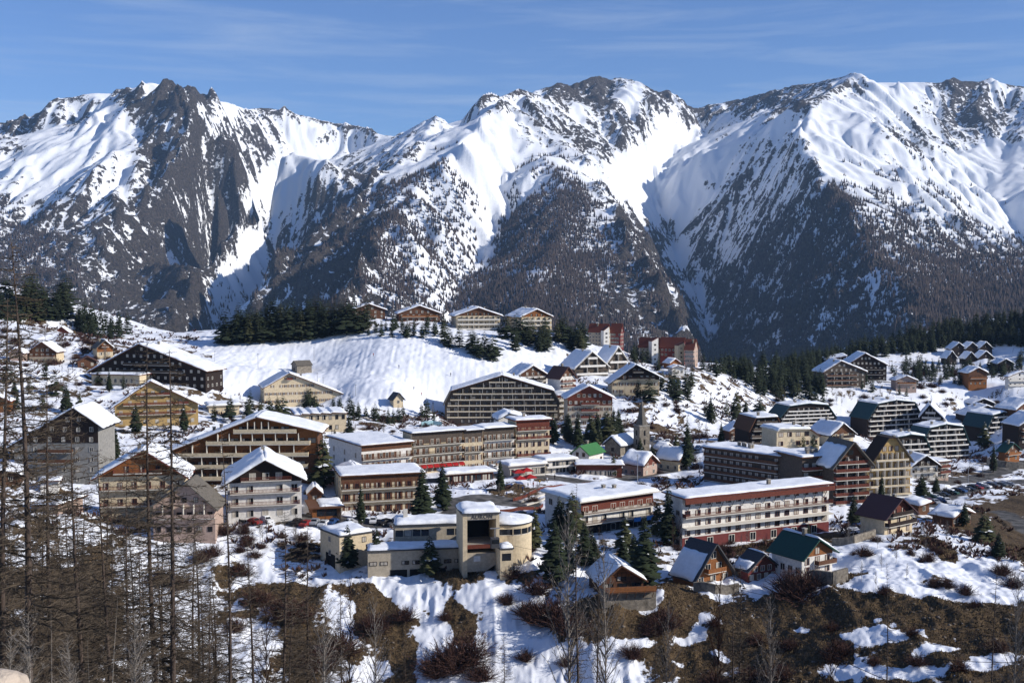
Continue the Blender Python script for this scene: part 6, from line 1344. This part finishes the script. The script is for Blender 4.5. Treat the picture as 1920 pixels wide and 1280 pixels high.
# ------------------------------------------------------------------ people on the square
def person_mesh(seed, coat, legs):
    r = random.Random(seed); b = MB(); sk = mat('skin', (.45, .28, .2), .7, .05); cm = mat('coat ' + coat, {'red': (.35,.03,.03), 'blue': (.04,.08,.25), 'black': (.015,.015,.018), 'yellow': (.5,.36,.05), 'white': (.55,.55,.55)}[coat], .8, .05); lm = mat('trousers ' + legs, {'dark': (.02,.02,.03), 'grey': (.12,.12,.13)}[legs], .85, .05)
    for s in (-1, 1):
        b.tube([(s*.10, .03 * s, 0.03), (s*.10, 0, .48), (s*.09, 0, .88)], [.055, .065, .09], lm, 6)
        b.tube([(s*.10, -.12, .04), (s*.10, .06, .05)], [.045, .05], 'tyre', 5)
        b.tube([(s*.21, 0, 1.42), (s*.27, -.02, 1.15), (s*.22, -.16, .95)], [.06, .05, .04], cm, 6)
        b.tube([(s*.22, -.16, .95), (s*.21, -.22, .90)], [.035, .025], sk, 5)
    b.tube([(0, 0, .84), (0, 0, 1.05), (0, 0, 1.35), (0, 0, 1.48)], [.16, .15, .19, .08], cm, 8)
    b.tube([(0, 0, 1.46), (0, -.01, 1.55), (0, -.01, 1.64), (0, 0, 1.74), (0, 0, 1.77)], [.055, .085, .10, .075, .02], sk, 8)
    b.tube([(0, .01, 1.66), (0, .01, 1.76), (0, .01, 1.80)], [.108, .09, .02], 'tyre', 8)
    return b.mesh('person', smooth=True)
for i, (px, py, ct, lg, lb) in enumerate([(972,917,'black','dark','person in black coat left among the group below the red parasols'),(980,921,'blue','dark','person in blue coat standing below the red parasols'),(990,915,'black','grey','person in black coat and grey trousers right of the red parasols'),(1000,913,'red','dark','person in red coat on the terrace edge'),(1012,909,'yellow','dark','person in yellow coat before the cream shop front'),(1026,904,'white','grey','person in white coat walking by the glass shop'),(1040,899,'black','dark','person in black coat at the corner of the glass shop'),(950,931,'blue','grey','person in blue coat on the steps left of the ice rink')]):
    p = hit(px, py)
    if p is not None:
        o = link('person', person_mesh(i, ct, lg), loc=p, label=lb, cat='person'); o.rotation_euler = (0, 0, rc.uniform(0, 6))

for i, (px, py) in enumerate([(776,731),(790,742),(748,690),(845,705),(700,668),(812,760)]):
    p = hit(px, py)
    if p is not None: o = link('person', person_mesh(20 + i, ['black','red','blue'][i % 3], 'dark'), loc=p, label='skier in ' + ['black','red','blue'][i % 3] + ' far out on the ski slope, ' + ['lowest but one','near the foot right','upper middle','right of the slope middle','near the barn side','lowest right'][i], cat='person')
# ------------------------------------------------------------------ parasols, rink, fences, poles, wires
def parasol(px, py, lb):
    p = hit(px, py)
    t = empty('parasol', p, .3, lb, 'parasol'); b = MB(); b.tube([(0,0,-.3),(0,0,3.1)], [.05,.04], 'metal'); b.build('pole', t)
    c = MB(); R = 2.3
    for k in range(4):
        a = math.pi/4 + k*math.pi/2; d = a + math.pi/2; c.poly([(math.cos(a)*R, math.sin(a)*R, 2.4), (math.cos(d)*R, math.sin(d)*R, 2.4), (0,0,3.2)], 'red'); c.poly([(math.cos(a)*R, math.sin(a)*R, 2.15), (math.cos(d)*R, math.sin(d)*R, 2.15), (math.cos(d)*R, math.sin(d)*R, 2.4), (math.cos(a)*R, math.sin(a)*R, 2.4)], 'red')
    c.build('canopy', t)
for q in [(972,898,'rear left red parasol on the square'),(988,895,'rear right red parasol on the square'),(975,911,'front left large red parasol on the square'),(994,908,'front right large red parasol on the square')]: parasol(*q)
def strip(name, label, cat, line, h, w, m, lift=0.0, posts=None, kind=None, cap=None):
    pts = [hit(*q) for q in line]; pts = [p for p in pts if p is not None]
    t = empty(name, pts[0], 0, label, cat) if kind is None else None; o0 = pts[0]
    b = MB()
    fine = []
    for a, c in zip(pts, pts[1:]):
        n = max(1, int((c - a).length / 2.0))
        for k in range(n): q = a.lerp(c, k / n); fine.append(Vector((q.x, q.y, GZf(q.x, q.y))))
    fine.append(pts[-1])
    for a, c in zip(fine, fine[1:]):
        d = (c - a); d.z = 0
        if d.length < .01: continue
        s = Vector((-d.y, d.x, 0)).normalized() * w / 2; A, Cc = a - o0, c - o0; u0 = Vector((0, 0, lift)); u1 = Vector((0, 0, lift + h))
        for f in ((A-s+u0, Cc-s+u0, Cc-s+u1, A-s+u1), (Cc+s+u0, A+s+u0, A+s+u1, Cc+s+u1), (A-s+u1, Cc-s+u1, Cc+s+u1, A+s+u1), (A-s+u0, A+s+u0, A+s+u1, A-s+u1), (Cc+s+u0, Cc-s+u0, Cc-s+u1, Cc+s+u1)): b.poly(f, m)
    b.build('panel' if lift else 'barrier' if cat != 'wall' else 'masonry', t)
    if posts:
        for k, a in enumerate(fine[::posts]): pb = MB(); A = a - o0; pb.box(A.x-.07, A.x+.07, A.y-.07, A.y+.07, A.z-.3, A.z+h+lift+.1, 'wood'); pb.build('post', t)
    return t
strip('rink_barrier','red barrier curving round the far side of the ice rink','barrier',[(962,940),(1000,925),(1060,914),(1120,909),(1165,913),(1190,922)],.9,.12,'redwood',.1,posts=3)
strip('rink_barrier','red barrier along the near left side of the ice rink','barrier',[(925,962),(960,960),(1010,957),(1018,950)],.9,.12,'redwood',.1,posts=3)
for i, (a, b_) in enumerate([((968,935),(1030,915)),((975,941),(1036,921)),((985,947),(1042,927))]):
    strip('terrace_step', ['upper','middle','lower'][i] + ' pale step of the terrace left of the ice rink','step',[a, b_],.35,1.1,'pale')
strip('slat_fence','tall pale slat fence round the snowy pool below the ski slope','fence',[(630,835),(680,832),(720,832)],1.8,.06,'pale',.1,posts=2)
strip('slat_fence','turquoise netting fence round the pool area below the ski slope','fence',[(790,800),(812,797),(828,800)],1.8,.08,'aqua',.2,posts=2)
strip('slat_fence','low turquoise fence right of the netting near the broad apartments','fence',[(862,812),(895,810)],2.2,.08,'aqua',.2,posts=2)
strip('stone_wall','stone retaining wall under the little green roofed chalet','wall',[(1850,872),(1885,876),(1930,878)],2.6,.6,'stone')
strip('stone_wall','stone wall below the long white hotel towards the striped tower','wall',[(1560,1022),(1600,1018),(1640,1005)],1.8,.6,'stone')
strip('stone_wall','stone terrace wall under the green roofed timber chalet','wall',[(1520,1092),(1560,1096),(1588,1088)],2.8,.7,'stone')
strip('stone_wall','stone wall under the steep A shaped chalet','wall',[(1300,1108),(1340,1112),(1385,1110)],2.0,.6,'stone')
strip('slat_fence','brown timber fence on the terrace of the green roofed chalet','fence',[(1520,1084),(1565,1086),(1590,1078)],.9,.08,'wood',.1,posts=2)
def pole(px, py, hpx, lb, name='utility_pole', cat='pole', m='metal'):
    p = hit(px, py)
    if p is None: return
    h = hpx * p.y / FPX; b = MB(); b.tube([(0,0,-.5),(0,0,h)], [.14,.09], m, 6); t = empty(name, p, 0, lb, cat); b.build('mast', t)
    b = MB(); b.box(-.5, .5, -.06, .06, h - .5, h - .36, m); b.build('crossarm', t); return p + Vector((0, 0, h))
for i, (x, y, h, lb) in enumerate([(403,677,20,'leftmost slender pole on the ski slope'),(484,692,30,'second slender pole from the left on the ski slope'),(589,676,26,'slender pole right of the stone barn'),(595,716,18,'short pole above the cream hotel roof ridge'),(606,720,14,'shortest pole right above the cream hotel roof'),(667,742,22,'pole at the foot of the ski slope right of the cream hotel'),(1195,925,75,'tall silver flagpole in front of the church cottages'),(1312,905,50,'street lamp pole left of the dark timber block'),(1815,905,30,'sign pole at the bend of the car park road')]):
    pole(x, y, h, lb)
def cable(name, label, pts3, r=.035, sag=1.5):
    b = MB(); out = []
    for a, c in zip(pts3, pts3[1:]):
        for k in range(13): t = k / 12; q = a.lerp(c, t); q.z -= sag * 4 * t * (1 - t); out.append(q)
    b.tube(out, [r] * len(out), 'wire', 4); b.build(name, label=label, cat='cable')
cable('power_cable','upper dark cable crossing the brown slope at the lower right',[P(1330,1088,200), P(1640,1150,150), P(1960,1200,110)], .03, .6)
cable('power_cable','lower dark cable crossing the snow strips at the lower right',[P(1400,1130,190), P(1620,1212,120), P(1960,1240,95)], .025, .6)
cable('power_cable','cable running from the station tower down past the sun deck cabin',[P(920,1012,249), P(1180,1060,180), P(1420,1150,120), P(1700,1290,80)], .03, .4)
# pale boulder in the very corner
bo = MB()
rb = random.Random(3); bm_ = bmesh.new(); bmesh.ops.create_icosphere(bm_, subdivisions=4, radius=1.0)
for v in bm_.verts: v.co *= 1 + .25 * (mnoise.noise(v.co * 1.4)) + .07 * mnoise.noise(v.co * 5)
me_ = bpy.data.meshes.new('boulder'); bm_.to_mesh(me_); bm_.free(); me_.materials.append(mat('pale boulder', (.42,.35,.28), .9, .2, 2, bump=.5)); me_.polygons.foreach_set("use_smooth", [True] * len(me_.polygons))
o = link('boulder', me_, loc=P(-6, 1300, 9), label='pale rounded boulder in the bottom left corner', cat='boulder'); o.scale = (.26, .26, .2)
